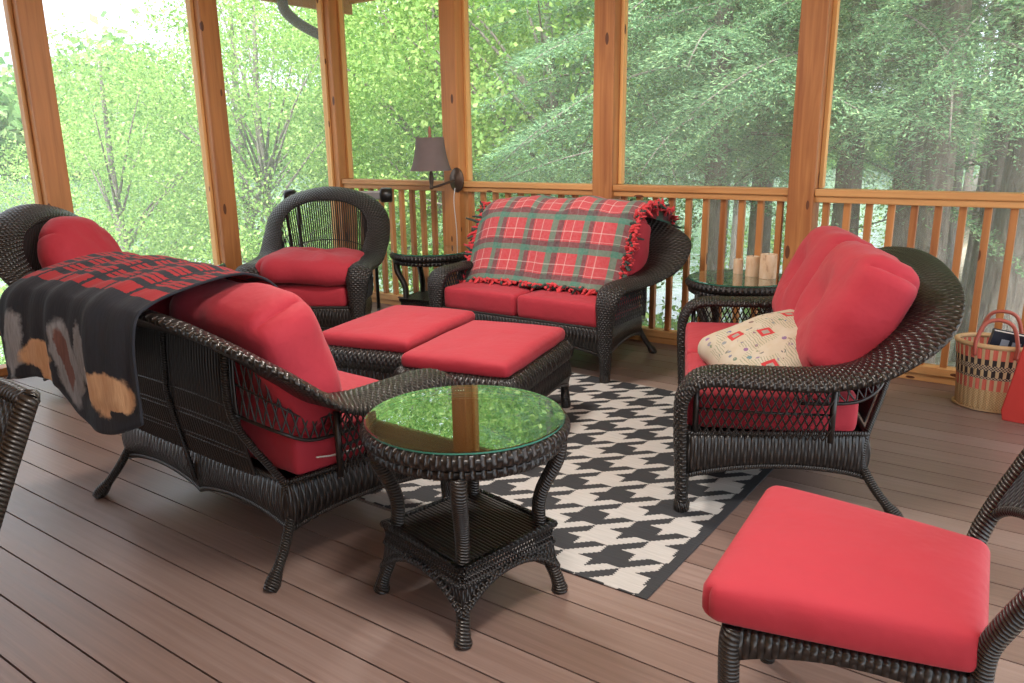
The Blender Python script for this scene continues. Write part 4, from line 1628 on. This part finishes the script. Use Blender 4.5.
# undergrowth along the bank
r = np.random.default_rng(78)
n = 420
xy = np.concatenate([np.stack([r.uniform(-13, -6.0, n // 2), r.uniform(2.5, 9, n // 2)], 1), np.stack([r.uniform(-6.5, 2.5, n // 2), r.uniform(6.2, 11, n // 2)], 1)])
zz = gz(xy[:, 0], xy[:, 1])
keep = r.random(len(xy)) < np.where(xy[:, 0] > -3, .02, .8)
C = np.column_stack([xy, zz + r.uniform(.05, .55, len(xy))])[keep]
fx = r.uniform(-9, 4, 220); fy = r.uniform(19, 26, 220)
C = np.vstack([C, np.column_stack([fx, fy, gz(fx, fy) + r.uniform(.1, 3.2, 220)])])
lx = r.uniform(-16, -9.2, 260); ly = r.uniform(1.5, 8.5, 260)
C = np.vstack([C, np.column_stack([lx, ly, gz(lx, ly) + r.uniform(.1, 1.9, 260)])])
me = leaf_blob_mesh('undergrowth_foliage', C, .26, 60, .05, 'maple_leaf', r, .6)
o = bpy.data.objects.new('undergrowth_foliage', me)
COL.objects.link(o)
tag(o, 'low leafy undergrowth on the bank below the deck', 'undergrowth', kind='stuff')

# ------------------------------------------------------------------ light
w = bpy.data.worlds.new('overcast_sky')
S.world = w
w.use_nodes = True
nt = w.node_tree
nt.nodes.clear()
bg = nt.nodes.new('ShaderNodeBackground')
ow = nt.nodes.new('ShaderNodeOutputWorld')
tc = nt.nodes.new('ShaderNodeTexCoord')
sx = nt.nodes.new('ShaderNodeSeparateXYZ')
rp_ = nt.nodes.new('ShaderNodeValToRGB')
rp_.color_ramp.elements[0].position = 0.0
rp_.color_ramp.elements[0].color = (.74, .84, .97, 1)
rp_.color_ramp.elements[1].position = .6
rp_.color_ramp.elements[1].color = (.88, .94, 1, 1)
nt.links.new(tc.outputs['Generated'], sx.inputs[0])
nt.links.new(sx.outputs[2], rp_.inputs[0])
nt.links.new(rp_.outputs[0], bg.inputs[0])
bg.inputs[1].default_value = 2.1
nt.links.new(bg.outputs[0], ow.inputs[0])

sun = bpy.data.lights.new('sun', 'SUN')
sun.energy = 10.0
sun.angle = math.radians(12)
sun.color = (1, .97, .9)
so = bpy.data.objects.new('sun', sun)
COL.objects.link(so)
so.rotation_euler = Vector((-.22, .5, -.85)).to_track_quat('-Z', 'Y').to_euler()
# fill lamps added under the ceiling to brighten the porch, fixtures invented
lampn = 0
def fill_lamp(x, yy, e, label):
    root = thing('fill_lamp', label, 'lamp', (x, yy, CEIL), 0, 'added fill lamps under the ceiling')
    b = MB(); b.lathe([(.02, 0), (.16, 0), (.16, -.03), (.12, -.035)], 28); b.build('fill_lamp_base', 'bronze', root)
    b = MB(); b.lathe([(.12, -.03), (.11, -.06), (.05, -.085), (.001, -.09)], 28); b.build('fill_lamp_dome', 'lamp_shade_lining', root)
    l = bpy.data.lights.new('fill_light', 'AREA')
    l.shape = 'DISK'; l.size = .5; l.energy = e; l.color = (1, .92, .84)
    lo_ = bpy.data.objects.new('fill_light', l)
    COL.objects.link(lo_)
    lo_.location = (x, yy, CEIL - .12)
fill_lamp(-2.6, 2.9, 45, 'added fill lamp under the ceiling above the ottomans')
fill_lamp(-.6, 1.2, 40, 'added fill lamp under the ceiling above the dining chair in front')

# ------------------------------------------------------------------ camera
F_PX = 784.0
cam = bpy.data.cameras.new('camera')
cam.sensor_width = 36
cam.lens = F_PX * 36 / 1024
cam.clip_end = 1000
co = bpy.data.objects.new('camera', cam)
COL.objects.link(co)
co.location = (0, 0, 1.35)
co.rotation_euler = Matrix(((0.81704323, -0.13140003, 0.56140394),
                            (0.57642226, 0.20866521, -0.79006089),
                            (-0.01333145, 0.96911963, 0.2462304))).to_euler()
S.camera = co
S.view_settings.view_transform = 'Standard'
S.view_settings.look = 'None'
S.view_settings.gamma = 1
S.view_settings.exposure = 0.5
S.view_settings.use_curve_mapping = False
S.cycles.transparent_max_bounces = 16
